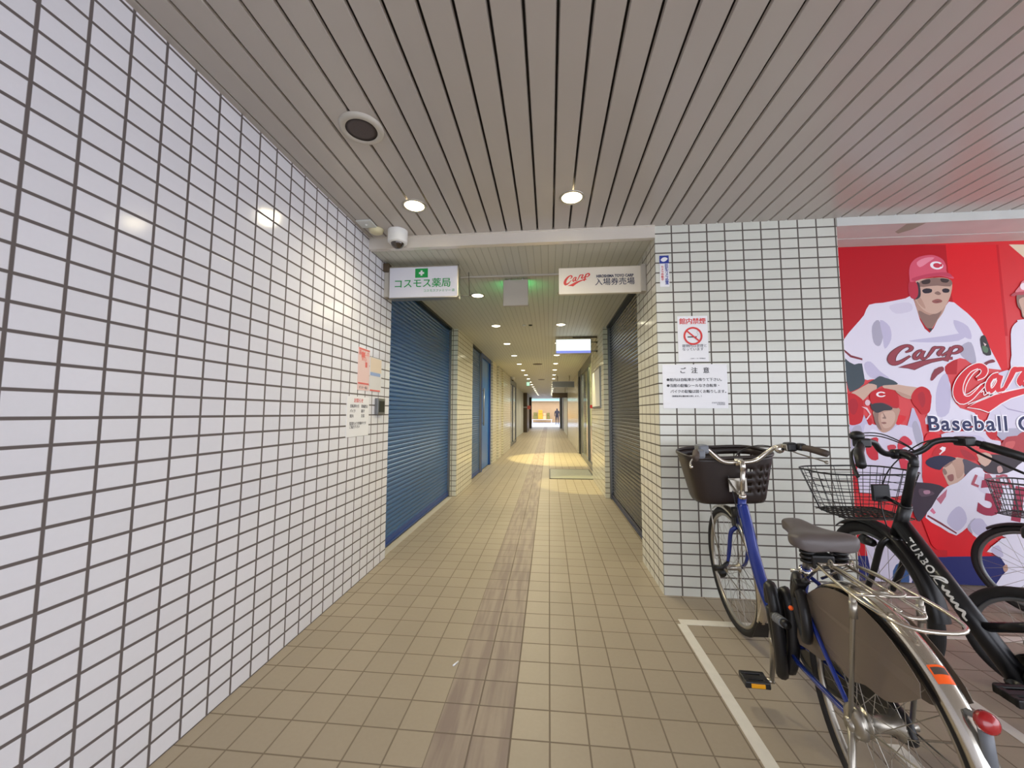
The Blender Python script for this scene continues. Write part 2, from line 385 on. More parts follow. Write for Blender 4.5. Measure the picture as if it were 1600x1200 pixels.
# outer ceiling: separate slats with dark joints
b = MB(); pitch, gap = 0.116, 0.008
b.box(XL - 0.3, -3.0, ZO + 0.03, 6.5, 3.2, ZO + 0.06); b.m[-6:] = [1] * 6
x = -1.006 - 3 * pitch + 0.0
b.mi(0).box(XL - 0.1, -3.0, ZO, XL + 0.03, YP, ZO + 0.03)
x = XL + 0.034
nx = -1.006 - 2 * pitch
while x < 6.4:
    x1 = nx - gap / 2
    if x1 - x > 0.01:
        e = 0.004
        b.add([(x, -3.0, ZO + 0.012), (x + e, -3.0, ZO), (x1 - e, -3.0, ZO), (x1, -3.0, ZO + 0.012), (x, YP, ZO + 0.012), (x + e, YP, ZO), (x1 - e, YP, ZO), (x1, YP, ZO + 0.012)],
              [(0, 1, 5, 4), (1, 2, 6, 5), (2, 3, 7, 6)])
    x = nx + gap / 2; nx += pitch
struct(b.build('ceiling', ['ceil', 'ceil_gap'], normals=False))

# bright metal trim between outer and corridor ceiling
b = MB(); b.box(XL, YP - 0.012, ZI - 0.008, 0.765, YP + 0.03, ZO + 0.02); b.box(XL, YP - 0.02, ZO - 0.006, 0.765, YP - 0.012, ZO + 0.004)
b.box(XL, YP - 0.016, ZI - 0.012, 0.765, YP + 0.03, ZI - 0.006)
struct(b.build('trim_1', 'alu'))
b = MB(); b.box(-1.7, YP + 0.03, ZI, 1.5, 3.40, ZI + 0.04); struct(b.build('ceiling_soffit', 'ceil_in'))
b = MB(); b.box(-1.52, 3.40, ZI - 0.014, 0.9, 3.425, ZI + 0.02); struct(b.build('trim_2', 'soffit'))
b = MB(); b.box(-1.9, 3.425, ZI, 1.9, 34, ZI + 0.04); struct(b.build('ceiling_corridor', 'ceil_in'))

# pillar and the recessed poster wall
XP0, XP1 = 0.765, 1.985
b = MB(); b.box(XP0, YP, 0, XP1, YP + 0.02, ZO + 0.02); struct(b.build('wall_pillar_front', 'tile_pillar'))
b = MB(); b.box(XP0, YP + 0.02, 0, 0.96, 3.33, ZI + 0.02); b.box(1.0, YP + 0.02, 0, XP1, 3.3, ZO)
struct(b.build('wall_pillar_side', 'tile_jamb'))
b = MB(); b.box(XP1, 3.12, 0, 6.5, 3.3, ZO); struct(b.build('wall_back_right', 'header'))
ZH = at(1400, 350, 1, YP).z; yj = at(1400, 371, 2, ZH).y
b = MB(); b.box(XP1, YP + 0.004, ZH + 0.004, 6.5, yj - 0.003, ZO + 0.02); b.box(XP1, YP - 0.006, ZH, 6.5, YP + 0.004, ZO + 0.03); b.box(XP1, yj, ZH + 0.001, 6.5, 3.12, ZO + 0.02)
b.mi(1); c = at(1428, 351, 2, ZH + 0.0035)
b.poly3([(c.x - 0.06, YP + 0.006, c.z), (c.x + 0.06, YP + 0.006, c.z), (c.x + 0.055, YP + 0.10, c.z), (c.x + 0.01, YP + 0.16, c.z), (c.x - 0.035, YP + 0.13, c.z)])
struct(b.build('trim_3', ['header', 'stain'], normals=False))

# ---------------------------------------------------------------- roller shutters
def shutter(name, label, x, y0, y1, side, face, bar, pitch=0.042, ztop=ZI, depth=0.011):
    """side +1: seen from its +x side"""
    t = thing(name, label, 'shutter', (x, (y0 + y1) / 2, 0))
    b = MB(); z = 0.07; s = side
    prof = []
    while z < ztop - 0.01:
        prof += [(0, z), (depth * 0.9, z + pitch * 0.18), (depth, z + pitch * 0.4), (depth * 0.75, z + pitch * 0.72), (0.002, z + pitch * 0.93)]; z += pitch
    prof = [p for p in prof if p[1] < ztop]
    vs = []
    for d, zz in prof: vs += [(x + s * d, y0, zz), (x + s * d, y1, zz)]
    fs = [(2 * i, 2 * i + 1, 2 * i + 3, 2 * i + 2) for i in range(len(prof) - 1)]
    b.add(vs, fs); b.box(x - s * 0.02, y0, 0.07, x - s * 0.004, y1, ztop)
    b.build('curtain', face, t)
    b = MB(); b.box(x - 0.018, y0, 0.012, x + s * 0.02, y1, 0.085); b.box(x - 0.018, y0, 0.03, x + s * 0.03, y1, 0.042); b.build('bottom_bar', bar, t)
    b = MB(); b.box(x - s * 0.03, y0 - 0.05, 0, x + s * 0.035, y0, ztop); b.build('guide_rail', 'alu_dark', t)
    b = MB(); b.box(x - s * 0.03, y1, 0, x + s * 0.035, y1 + 0.05, ztop); b.build('guide_rail', 'alu_dark', t)
    b = MB(); b.box(x - s * 0.03, y0, ztop - 0.03, x + s * 0.055, y1, ztop); b.build('lintel', 'dark', t)
    return t
shutter('roller_shutter', 'blue roller shutter behind the end of the long white tiled wall', -1.49, 3.22, 5.50, 1, 'shut_blue', 'shut_bar')
b = MB(); b.box(-1.47, 3.18, 0, -1.40, 5.5, 0.006); struct(b.build('trim_4', 'soffit'))
shutter('roller_shutter', 'dark grey roller shutter just behind the pillar', 0.90, 3.38, 5.60, -1, 'shut_dark', 'bar_navy')
# second blue front on the left: shutter, post and blue glazed door
shutter('roller_shutter', 'narrow blue shutter next along the left wall', -1.44, 6.75, 7.75, 1, 'shut_blue', 'shut_bar')
t = thing('shop_door', 'plain bright blue door beside the narrow blue shutter', 'door', (-1.42, 8.5, 0))
b = MB(); b.box(-1.47, 7.90, 0.02, -1.43, 9.02, 2.42); b.build('door_panel', 'shut_blue2', t)
b = MB(); b.box(-1.47, 7.82, 0, -1.40, 7.92, ZI); b.box(-1.47, 8.98, 0, -1.40, 9.10, ZI); b.box(-1.47, 7.92, 2.40, -1.40, 8.98, ZI); b.build('door_frame', 'shut_bar', t)
b = MB(); b.cyl((-1.395, 8.06, 0.95), (-1.395, 8.06, 1.75), 0.014, 10); b.cyl((-1.43, 8.06, 1.0), (-1.395, 8.06, 1.0), 0.008, 8); b.cyl((-1.43, 8.06, 1.7), (-1.395, 8.06, 1.7), 0.008, 8); b.build('handle', 'steel', t)

# ---------------------------------------------------------------- corridor walls
def seg(name, x0, x1, y0, y1, mt='tile_far', z1=ZI):
    b = MB(); b.box(x0, y0, 0, x1, y1, z1); return struct(b.build(name, mt))
seg('wall_left_pier', -1.75, -1.365, 5.56, 6.69)
seg('wall_left_recess', -1.75, -1.53, 3.17, 5.56, 'header'); seg('wall_left_recess', -1.75, -1.50, 6.69, 9.12, 'header')
seg('wall_left_pier', -1.75, -1.36, 9.12, 9.80)
seg('wall_left_recess', -1.75, -1.47, 9.80, 10.15)
seg('wall_left_pier', -1.75, -1.35, 10.15, 10.75)
seg('wall_left_recess', -1.75, -1.47, 10.75, 11.20)
seg('wall_left_pier', -1.75, -1.35, 11.20, 13.30)
seg('wall_right_pier', 0.80, 1.25, 5.66, 7.30)
seg('wall_right_recess', 0.945, 1.25, 3.33, 5.66, 'header')
seg('wall_right_pier', 0.90, 1.25, 11.95, 18.6)
seg('wall_right_pier', 0.98, 1.25, 20.0, 26.0, 'header'); seg('wall_left_pier', -1.85, -1.62, 16.3, 24.0, 'header')
seg('wall_right_pier', 1.05, 1.25, 27.0, 33.9, 'header'); seg('wall_left_pier', -1.85, -1.62, 27.0, 33.9, 'header')
# steel edge guards and brown columns far down the corridor
for i, (x0, x1, y0, y1, mt) in enumerate([(-1.46, -1.36, 13.3, 13.42, 'bronze'), (-1.46, -1.40, 16.2, 16.3, 'alu_dark'), (-1.70, -1.38, 24.0, 26.6, 'bronze'), (-1.62, -1.42, 31.0, 31.5, 'bronze'),
                                          (0.93, 1.25, 18.6, 19.9, 'bronze'), (0.96, 1.25, 26.0, 27.0, 'bronze'), (0.86, 1.25, 30.8, 31.4, 'alu_dark')]):
    seg('trim_%d' % (5 + i), x0, x1, y0, y1, mt)

# shop windows
def shopfront(label, x, y0, y1, side, nb, low):
    t = thing('shop_window', label, 'window', (x, (y0 + y1) / 2, 0))
    for k in range(nb + 1):
        y = y0 + (y1 - y0) * k / nb; b = MB(); b.box(x - 0.03, y - 0.025, 0, x + 0.03, y + 0.025, ZI); b.build('mullion', 'alu_dark', t)
    b = MB(); b.box(x - 0.03, y0, 0, x + 0.03, y1, low); b.build('sill', 'alu_dark', t)
    b = MB(); b.box(x - 0.03, y0, 2.3, x + 0.03, y1, ZI); b.build('transom', 'alu_dark', t)
    for k in range(nb):
        ya, yb = y0 + (y1 - y0) * k / nb + 0.025, y0 + (y1 - y0) * (k + 1) / nb - 0.025
        b = MB(); b.box(x - 0.004, ya, low, x + 0.004, yb, 2.3); b.build('pane', 'glass', t)
    return t
shopfront('tall shop window on the right beyond the white lit sign', 0.93, 7.34, 10.8, -1, 2, 0.12)
M['interior'] = mat('pale yellow shop interior', (224, 226, 170), 0.6, noise=0.3, nscale=1.6)
M['interior2'] = mat('pale pink shop interior', (206, 182, 178), 0.6, noise=0.25, nscale=1.4)
b = MB(); b.box(1.04, 7.3, 0.9, 1.25, 10.9, ZI); b.mi(1).box(1.04, 7.3, 0, 1.25, 10.9, 0.9); struct(b.build('wall_shop_back', ['interior', 'interior2']))
b = MB(); b.box(1.25, 5.6, 0, 1.3, 12, ZI); struct(b.build('wall_shop_outer', 'header'))
lamp('shop_light', 'AREA', (0.99, 9.1, 2.46), 14, (1, 0.95, 0.7), 0.06)
t = thing('dark_door_post', 'dark bronze doorway post at the end of the right shop window', 'door post', (0.93, 11.3, 0))
b = MB(); b.box(0.90, 10.83, 0, 1.0, 11.15, ZI); b.build('post', 'dark', t)
b = MB(); b.box(0.90, 11.6, 0, 1.0, 11.93, ZI); b.build('post', 'dark', t); b = MB(); b.box(0.94, 11.15, 0.02, 0.97, 11.6, 2.3); b.build('door_panel', 'alu_dark', t)
b = MB(); b.box(0.90, 11.15, 2.3, 1.0, 11.6, ZI); b.build('lintel', 'dark', t)
shopfront('glazed shop front far down on the left', -1.42, 13.45, 16.15, 1, 2, 0.1)
b = MB(); b.box(-1.85, 13.3, 0, -1.8, 16.3, ZI); struct(b.build('wall_shop_left', 'interior2'))

# the street seen through the far end: shopfront opposite with a mint awning board
b = MB(); b.box(-8, 50, 0, 8, 50.3, 5.2); struct(b.build('wall_street', 'shopwall'))
t = thing('awning_board', 'pale mint board above the shop across the far street', 'board', (-0.6, 49.6, 3.0)); b = MB(); b.box(-6, 49.5, 2.75, 5, 50.0, 3.55); b.build('board', 'mint', t)
b = MB(); b.box(-6, 49.46, 2.76, 5, 49.5, 2.80); b.build('rail', 'white', t)
def crate(label, px, w, h, mt, z=0.0, n=0):
    p = at(px, 655, 1, 48.6); t = thing('display_crate', label, 'crate', (p.x, 48.6, z), group='goods on show outside the far shop')
    b = MB(); b.rbox(p.x - w / 2, 48.3, z, p.x + w / 2, 48.9, z + h * 0.55, 0.03); b.build('base', mt, t)
    b = MB(); b.rbox(p.x - w / 2 + 0.04, 48.4, z + h * 0.55, p.x + w / 2 - 0.04, 48.85, z + h, 0.04); b.build('top', mt, t)
M['olive'] = mat('olive goods', (110, 100, 40), 0.6); M['salmon'] = mat('salmon goods', (240, 160, 110), 0.6)
crate('bright yellow display crate at the far end of the corridor', 844.5, 0.60, 1.15, 'yellow', 0.45)
crate('dark olive crate left of the yellow crate at the far end', 836.8, 0.60, 0.85, 'olive', 0.45)
crate('salmon crate right of the yellow crate at the far end', 850.9, 0.40, 0.8, 'salmon', 0.4)
crate('olive crate furthest right at the far end', 856.6, 0.44, 0.8, 'olive', 0.45)
t = thing('display_table', 'low pale table under the crates at the far end', 'table', (-1.3, 48.6, 0)); b = MB(); b.box(-2.2, 48.1, 0.36, 0.4, 49.0, 0.40); b.build('table_top', 'white', t)
for lx in (-2.1, 0.3):
    for ly in (48.2, 48.9): b = MB(); b.box(lx - .03, ly - .03, 0, lx + .03, ly + .03, 0.36); b.build('leg', 'white', t)
# distant pedestrian at the right edge of the far opening
p = at(870.5, 655, 1, 40.0)
me = bpy.data.meshes.new('person'); bm = bmesh.new(); J = {}
def jv(n, x, y, z): J[n] = bm.verts.new((x, y, z))
jv('pel', 0, 0, .95); jv('chest', 0, 0, 1.3); jv('neck', 0, 0, 1.47); jv('head', 0, -.01, 1.6); jv('top', 0, 0, 1.7)
for s, q in ((-1, 'l'), (1, 'r')):
    jv('sh' + q, s * .19, 0, 1.4); jv('el' + q, s * .25, .02, 1.12); jv('ha' + q, s * .24, -.06, .86)
    jv('hip' + q, s * .1, 0, .9); jv('kn' + q, s * .11, -.08 * s, .5); jv('an' + q, s * .11, .12 * s, .09); jv('to' + q, s * .12, .12 * s - .16, .04)
for a_, b_ in [('pel', 'chest'), ('chest', 'neck'), ('neck', 'head'), ('head', 'top')] + [e for q in 'lr' for e in (('chest', 'sh' + q), ('sh' + q, 'el' + q), ('el' + q, 'ha' + q), ('pel', 'hip' + q), ('hip' + q, 'kn' + q), ('kn' + q, 'an' + q), ('an' + q, 'to' + q))]:
    bm.edges.new((J[a_], J[b_]))
bm.to_mesh(me); idx = {k: i for i, k in enumerate(J)}; bm.free()
M['coat'] = mat('dark violet coat', (26, 20, 32), 0.7); me.materials.append(M['coat'])
per = bpy.data.objects.new('person', me); C.objects.link(per); per.location = (p.x, 40.0, 0)
sk = per.modifiers.new('skin', 'SKIN'); rad = {'pel': .14, 'chest': .19, 'neck': .055, 'head': .095, 'top': .07, 'sh': .07, 'el': .045, 'ha': .035, 'hip': .11, 'kn': .06, 'an': .04, 'to': .035}
for k, i in idx.items():
    r_ = rad.get(k, rad.get(k[:-1], .05)); me.skin_vertices[0].data[i].radius = (r_, r_)
me.skin_vertices[0].data[idx['pel']].use_root = True
sb = per.modifiers.new('sub', 'SUBSURF'); sb.levels = sb.render_levels = 1
tag(per, 'distant person in dark clothes at the right edge of the far opening', 'person')

# ---------------------------------------------------------------- ceiling lights
def downlight(x, y, z, label, group, glass, r=0.055):
    t = thing('downlight', label, 'ceiling light', (x, y, z), group=group)
    b = MB(); b.lathe((x, y, z), [(r, 0.0), (r + 0.002, -0.004), (r + 0.016, -0.005), (r + 0.018, -0.0005), (r + 0.018, 0.001)], n=28, caps=False); b.build('trim_ring', 'steel', t)
    b = MB(); b.lathe((x, y, z), [(0.0, -0.012), (r * 0.6, -0.010), (r * 0.95, -0.003), (r, 0.0)], n=28); b.build('lamp_glass', glass, t)
    return t
for x, lb in ((-0.87, 'round downlight nearest the camera dome'), (0.15, 'round downlight above the red script sign')):
    downlight(x, 2.315, ZO, lb, 'downlights outside the corridor', 'lamp', 0.062)
    lamp('lamp_light', 'SPOT', (x, 2.315, ZO - 0.03), DL_OUT, WARM, 0.05, (0, 0, 0), 150, 0.9)
for k in range(17):
    y = 3.98 + 1.447 * k
    for x, side in ((-0.765, 'left'), (0.175, 'right')):
        if side == 'right' and k == 0: nm = 'first downlight of the right row inside the corridor'
        elif k == 0: nm = 'first downlight of the left row, over the blue shutter'
        elif k == 1: nm = 'second downlight of the %s row inside the corridor' % side
        elif k == 2: nm = 'third downlight of the %s row inside the corridor' % side
        elif k == 3: nm = 'fourth downlight of the %s row inside the corridor' % side
        elif k == 4: nm = 'fifth downlight of the %s row inside the corridor' % side
        else: nm = 'small distant downlight of the %s row far down the corridor' % side
        downlight(x, y, ZI, nm, 'corridor downlights', 'lamp2', 0.062)
    if k < 10 or k % 2 == 0: lamp('lamp_light', 'SPOT', (-0.3, y, ZI - 0.03), DL_IN * (1 if k < 10 else 1.6), WARM, 0.25, (0, 0, 0), 165, 0.9)
lamp('shop_spot', 'SPOT', (-0.25, 10.4, 2.42), SPOT_E, (1, 0.86, 0.35), 0.02, (0, R(-12), 0), 66, 0.2)
lamp('shop_spot', 'SPOT', (0.62, 6.75, 2.42), SPOT_E * 0.35, (1, 0.86, 0.35), 0.02, (0, 0, 0), 40, 0.15)

# speaker, detectors, security cameras
t = thing('ceiling_speaker', 'round dark ceiling speaker with a pale ring, near the left wall', 'speaker', (-0.88, 1.63, ZO))
b = MB(); b.lathe((-0.88, 1.63, ZO), [(0.072, -0.012), (0.078, -0.016), (0.092, -0.016), (0.1, -0.010), (0.102, 0.001)], n=40, caps=False); b.build('bezel', 'soffit', t)
b = MB(); b.lathe((-0.88, 1.63, ZO), [(0.0, -0.011), (0.05, -0.011), (0.074, -0.009)], n=40); b.build('grille', 'mesh_dark', t)
t = thing('smoke_detector', 'small round cream smoke detector beside the camera dome', 'detector', (-1.265, 2.60, ZO))
b = MB(); b.lathe((-1.265, 2.60, ZO), [(0.0, -0.03), (0.035, -0.03), (0.048, -0.022), (0.052, -0.006), (0.055, 0.0)], n=28); b.build('cover', 'cream', t)
t = thing('ceiling_box', 'small square grey plate on the ceiling by the left wall', 'plate', (-1.29, 2.50, ZO))
b = MB(); b.rbox(-1.345, 2.45, ZO - 0.012, -1.235, 2.55, ZO, 0.003); b.build('plate', 'header', t)
b = MB(); b.sphere((-1.29, 2.50, ZO - 0.013), 0.008, 12); b.build('lamp', 'white', t)
def dome_cam(label, c, r, s=1.0):
    x, y, z = c; t = thing('security_camera', label, 'camera', c)
    b = MB(); b.lathe(c, [(r, 0.0), (r, -0.075 * s), (r * 0.97, -0.088 * s), (r * 0.86, -0.095 * s), (r * 0.68, -0.097 * s)], n=36, caps=False); b.build('housing', 'white', t)
    b = MB(); b.sphere((x, y, z - 0.088 * s), r * 0.68, 24, sz=0.95, lo=0.5, hi=1.0); b.build('dome', 'dome', t)
    b = MB(); b.sphere((x + r * 0.1, y - r * 0.3, z - 0.10 * s), r * 0.3, 14); b.build('lens', 'alu', t)
dome_cam('white dome camera on the metal trim at the left corner', (-1.115, 2.64, ZO), 0.072)
dome_cam('small dark camera high on the left, far down the corridor', (-1.28, 13.4, ZI), 0.07)
for i, (px, py, rr, lb) in enumerate(((840, 569, 0.13, 'dark round ceiling vent between the two rows of lamps'), (846, 593, 0.14, 'smaller looking dark ceiling vent further down the corridor'))):
    c = at(px, py, 2, ZI); t = thing('ceiling_vent', lb, 'vent', (c.x, c.y, ZI))
    b = MB(); b.lathe((c.x, c.y, ZI), [(0.0, -0.012), (rr * 0.8, -0.012), (rr, 0.0)], n=28); b.build('grille', 'bronze', t)
c = at(824, 508, 2, ZI); t = thing('ceiling_fitting', 'small white two-lens fitting between the first lamps of the corridor', 'fitting', (c.x, c.y, ZI))
for dx in (-0.045, 0.045): b = MB(); b.lathe((c.x + dx, c.y, ZI), [(0.0, -0.012), (0.022, -0.012), (0.028, 0.0)], n=16); b.build('lens', 'white' if dx < 0 else 'dark', t)

# ---------------------------------------------------------------- hanging signs
# blank back of the exit board
t = thing('exit_sign_board', 'blank pale square board hanging in the middle of the corridor', 'sign', (-0.31, 3.50, ZI))
b = MB(); b.rbox(-0.425, 3.48, 2.225, -0.190, 3.53, 2.475, 0.006); b.build('board', 'soffit', t)
b = MB(); b.box(-0.40, 3.531, 2.25, -0.215, 3.536, 2.45); b.build('lit_face', 'litgreen', t)
for dx in (-0.37, -0.245): b = MB(); b.cyl((dx, 3.505, 2.474), (dx, 3.505, ZI), 0.008, 10); b.build('hanger', 'white', t)
t = thing('exit_sign', 'small green lit exit sign far down on the left', 'sign', (-0.81, 15.2, ZI))
b = MB(); b.box(-0.90, 15.18, 2.30, -0.76, 15.22, 2.46); b.build('board', 'mint', t)
b = MB(); b.box(-0.89, 15.172, 2.31, -0.77, 15.18, 2.45); b.build('lit_face', 'litpale', t)
b = MB(); b.cyl((-0.83, 15.2, 2.45), (-0.83, 15.2, ZI), 0.012, 8); b.build('hanger', 'white', t)

def signbox(name, label, x0, x1, y, z0, z1, d, face, frame, edge=0.008):
    t = thing(name, label, 'sign', ((x0 + x1) / 2, y, z0))
    b = MB(); b.rbox(x0 + 0.004, y + 0.004, z0 + 0.004, x1 - 0.004, y + d, z1 - 0.004, 0.003); b.build('box', frame, t)
    b = MB(); b.box(x0 + edge, y, z0 + edge, x1 - edge, y + 0.004, z1 - edge); b.build('face', face, t)
    b = MB()
    b.box(x0, y - 0.004, z0, x1, y + 0.01, z0 + edge); b.box(x0, y - 0.004, z1 - edge, x1, y + 0.01, z1); b.box(x0, y - 0.004, z0, x0 + edge, y + 0.01, z1); b.box(x1 - edge, y - 0.004, z0, x1, y + 0.01, z1)
    b.build('frame', frame, t); return t
# pharmacy sign on the left
sx0, sx1, sy, sz0, sz1 = -1.335, -0.738, 3.0, 2.170, 2.442
t = signbox('pharmacy_sign', 'white sign box with green Japanese lettering and a green cross square', sx0, sx1, sy, sz0, sz1, 0.09, 'sign_white', 'steel')
b = MB(); b.rbox(XL, sy + 0.01, sz0 + 0.02, sx0 + 0.004, sy + 0.09, sz1 - 0.01, 0.003); b.build('bracket', 'soffit', t)
b = MB(); b.rbox(XL, sy - 0.02, sz1 - 0.04, XL + 0.05, sy + 0.04, sz1 + 0.03, 0.004); b.build('wall_plate', 'bronze', t)
def spx(px, py, y): q = at(px, py, 1, y); return q
g0, g1 = at(649, 420, 1, sy), at(668.5, 433.5, 1, sy)
b = MB(); b.box(g0.x, sy - 0.0012, g1.z, g1.x, sy - 0.0002, g0.z); b.build('green_square', 'green', t)
cx, cz = (g0.x + g1.x) / 2, (g0.z + g1.z) / 2
b = MB(); b.box(cx - 0.022, sy - 0.002, cz - 0.008, cx + 0.022, sy - 0.0012, cz + 0.008); b.box(cx - 0.008, sy - 0.0021, cz - 0.022, cx + 0.008, sy - 0.0013, cz + 0.022); b.build('white_cross', 'paper', t)
q = at(659.5, 443.5, 1, sy); text('lettering', 'コスモス薬局', 0.083, 'green', t, (q.x, sy - 0.0012, q.z), bold=0.0012, spacing=0.98)
b = MB(); b.tube([(sx1 + 0.004, sy + 0.07, sz0 + 0.03), (sx1 + 0.075, sy + 0.09, sz0 + 0.035), (sx1 + 0.02, sy + 0.30, ZI)], 0.004, 6); b.build('stay_rod', 'steel', t)
q = at(686, 454, 1, sy); text('lettering', 'コスモスファミリー 店', 0.026, 'green', t, (q.x, sy - 0.0012, q.z))
# ticket office sign on the right
tx0, tx1, ty, tz0, tz1 = 0.084, 0.725, 3.0, 2.168, 2.380
t = signbox('ticket_sign', 'cream sign box with a red script wordmark and navy Japanese lettering', tx0, tx1, ty, tz0, tz1, 0.05, 'sign_cream', 'sign_cream', 0.004)
b = MB(); b.rbox(tx1, ty - 0.01, tz0 + 0.005, XP0, ty + 0.07, tz1 + 0.012, 0.004); b.build('bracket', 'soffit', t)
b = MB()
q0, q1 = at(880, 452, 1, ty), at(923, 431, 1, ty); sc = (q1.x - q0.x) / 900
wordmark(b, lambda x, y: Vector((q0.x + (x - 960) * sc, ty - 0.0012, q0.z + 0.012 + (470 - y) * sc * 0.92 + (x - 960) * sc * 0.12)))
b.build('wordmark', 'red', t)
q = at(960.5, 431, 1, ty); text('lettering', 'HIROSHIMA TOYO CARP', 0.030, 'navy', t, (q.x, ty - 0.0012, q.z), bold=0.0012, sx=0.86)
q = at(960.5, 440.5, 1, ty); text('lettering', '入場券売場', 0.062, 'navy', t, (q.x, ty - 0.0012, q.z), bold=0.0006)
# lit sign
t = signbox('lit_sign', 'white lit sign box with a blue lower edge on the right side of the corridor', 0.115, 0.70, 6.3, 2.20, 2.45, 0.14, 'litsign', 'steel', 0.01)
b = MB(); b.box(0.125, 6.296, 2.21, 0.69, 6.2995, 2.252); b.build('blue_band', 'litblue', t)
b = MB(); b.cyl((0.70, 6.37, 2.40), (0.80, 6.37, 2.40), 0.012, 8); b.cyl((0.70, 6.37, 2.25), (0.80, 6.37, 2.25), 0.012, 8); b.build('bracket', 'steel', t)
b = MB(); b.box(0.40, 6.33, 2.47, 0.80, 6.36, ZI); b.build('mounting_rail', 'bronze', t)
t = signbox('overhead_sign', 'dark grey sign box above the right side far down the corridor', 0.11, 0.86, 13.0, 2.09, 2.30, 0.12, 'alu_dark', 'steel', 0.012)
b = MB(); b.cyl((0.3, 13.06, 2.30), (0.3, 13.06, ZI), 0.012, 8); b.cyl((0.7, 13.06, 2.30), (0.7, 13.06, ZI), 0.012, 8); b.build('hanger', 'steel', t)
t = signbox('overhead_sign', 'brown sign box behind the dark grey one, far down on the right', 0.16, 0.94, 19.0, 1.98, 2.22, 0.12, 'bronze', 'bronze', 0.012)
b = MB(); b.cyl((0.3, 19.06, 2.22), (0.3, 19.06, ZI), 0.012, 8); b.cyl((0.8, 19.06, 2.22), (0.8, 19.06, ZI), 0.012, 8); b.build('hanger', 'steel', t)
# small red sign plates on each side far down
q = at(812, 633, 0, -1.34); t = thing('side_sign', 'small red sign plate far down on the left wall', 'sign', (-1.34, q.y, q.z)); b = MB(); b.box(-1.36, 23.9, q.z - .12, -1.15, 23.95, q.z + .1); b.build('plate', 'redlite', t); b = MB(); b.box(-1.63, 23.91, q.z - .03, -1.36, 23.94, q.z + .03); b.build('bracket', 'steel', t)
q = at(928, 631, 0, 0.86); t = thing('side_sign', 'small red sign plate on the right wall past the lit sign', 'sign', (0.80, 7.0, q.z)); b = MB(); b.box(0.76, 7.16, 1.31, 0.80, 7.18, 1.37); b.build('plate', 'red', t)
t = thing('wall_board', 'pale framed board on the right pier below the lit sign', 'board', (0.79, 6.5, 1.3)); 
b = MB(); b.box(0.782, 5.95, 1.30, 0.80, 7.0, 1.95); b.build('frame', 'alu_dark', t); b = MB(); b.box(0.778, 5.98, 1.33, 0.783, 6.97, 1.92); b.build('sheet', 'paper2', t)

# ---------------------------------------------------------------- notices on the pillar
def board(name, label, x0, x1, z0, z1, y, mt='paper', th=0.003, cat='notice'):
    t = thing(name, label, cat, ((x0 + x1) / 2, y, z0)); b = MB(); b.box(x0, y - th, z0, x1, y, z1); b.build('sheet', mt, t); return t
yn = YP - 0.0035
p0, p1 = at(1030, 400, 1, YP), at(1046, 448, 1, YP)
t = board('sticker', 'narrow blue and white sticker at the top left of the pillar', p0.x, p1.x, p1.z, p0.z, YP, cat='sticker')
b = MB(); b.box(p0.x, yn - .0006, p0.z - 0.058, p1.x, yn, p0.z); b.build('blue_head', 'bluep', t)
cx, cz = (p0.x + p1.x) / 2, p0.z - 0.029
b = MB(); b.poly3([(cx + x_, yn - .0012, cz + z_) for x_, z_ in smooth([(-.024, -.004), (-.012, .012), (.008, .016), (.024, .006), (.012, -.01), (-.008, -.016)], 4)]); b.build('white_emblem', 'paper', t)
for k, ch in enumerate('防犯カメラ設置'): text('lettering', ch, 0.026, 'bluep', t, (p0.x + (p1.x - p0.x) * 0.74, yn, p0.z - 0.074 - k * 0.0215), bold=0.0008)
for k, ch in enumerate('カメラ作動中'): text('lettering', ch, 0.019, 'red', t, (p0.x + (p1.x - p0.x) * 0.28, yn, p0.z - 0.084 - k * 0.0185), bold=0.0005)

p0, p1 = at(1058, 494.5, 1, YP), at(1107.5, 565, 1, YP)
t = board('no_smoking_notice', 'white no smoking notice with a red crossed circle on the pillar', p0.x, p1.x, p1.z, p0.z, YP)
w = p1.x - p0.x; cx = (p0.x + p1.x) / 2
text('lettering', '館内禁煙', 0.046, 'red', t, (cx, yn, p0.z - 0.040), bold=0.0012, spacing=0.95)
cz = p0.z - 0.142
b = MB(); rr = 0.058
n = 48; vs = []
for j in range(n):
    a = 2 * math.pi * j / n
    vs += [(cx + (rr + .006) * math.cos(a), yn - .001, cz + (rr + .006) * math.sin(a)), (cx + (rr - .007) * math.cos(a), yn - .001, cz + (rr - .007) * math.sin(a))]
b.add(vs, [(2 * j, 2 * j + 1, (2 * j + 3) % (2 * n), (2 * j + 2) % (2 * n)) for j in range(n)])
a = R(-42); ca, sa = math.cos(a), math.sin(a)
b.add([(cx + ca * u_ - sa * v_, yn - .0012, cz + sa * u_ + ca * v_) for u_, v_ in ((-rr, -.0055), (rr, -.0055), (rr, .0055), (-rr, .0055))], [(0, 1, 2, 3)])
b.build('crossed_circle', 'red', t)
b = MB(); b.box(cx - 0.036, yn - .0009, cz - 0.011, cx + 0.026, yn - .0002, cz - 0.003); b.build('cigarette', 'ink', t)
b = MB(); b.tube([(cx + .028, yn - .0006, cz + .0), (cx + .036, yn - .0006, cz + .012), (cx + .026, yn - .0006, cz + .024), (cx + .034, yn - .0006, cz + .036)], .0008, 4); b.build('smoke', 'greyink', t)
text('lettering', '建物内は禁煙と\nなっています', 0.024, 'greyink', t, (cx - 0.075, yn, p0.z - 0.225), align='LEFT', bold=0.0004)
text('lettering', '広島トーヨー管理組合', 0.010, 'greyink', t, (cx + 0.03, yn, p1.z + 0.022))

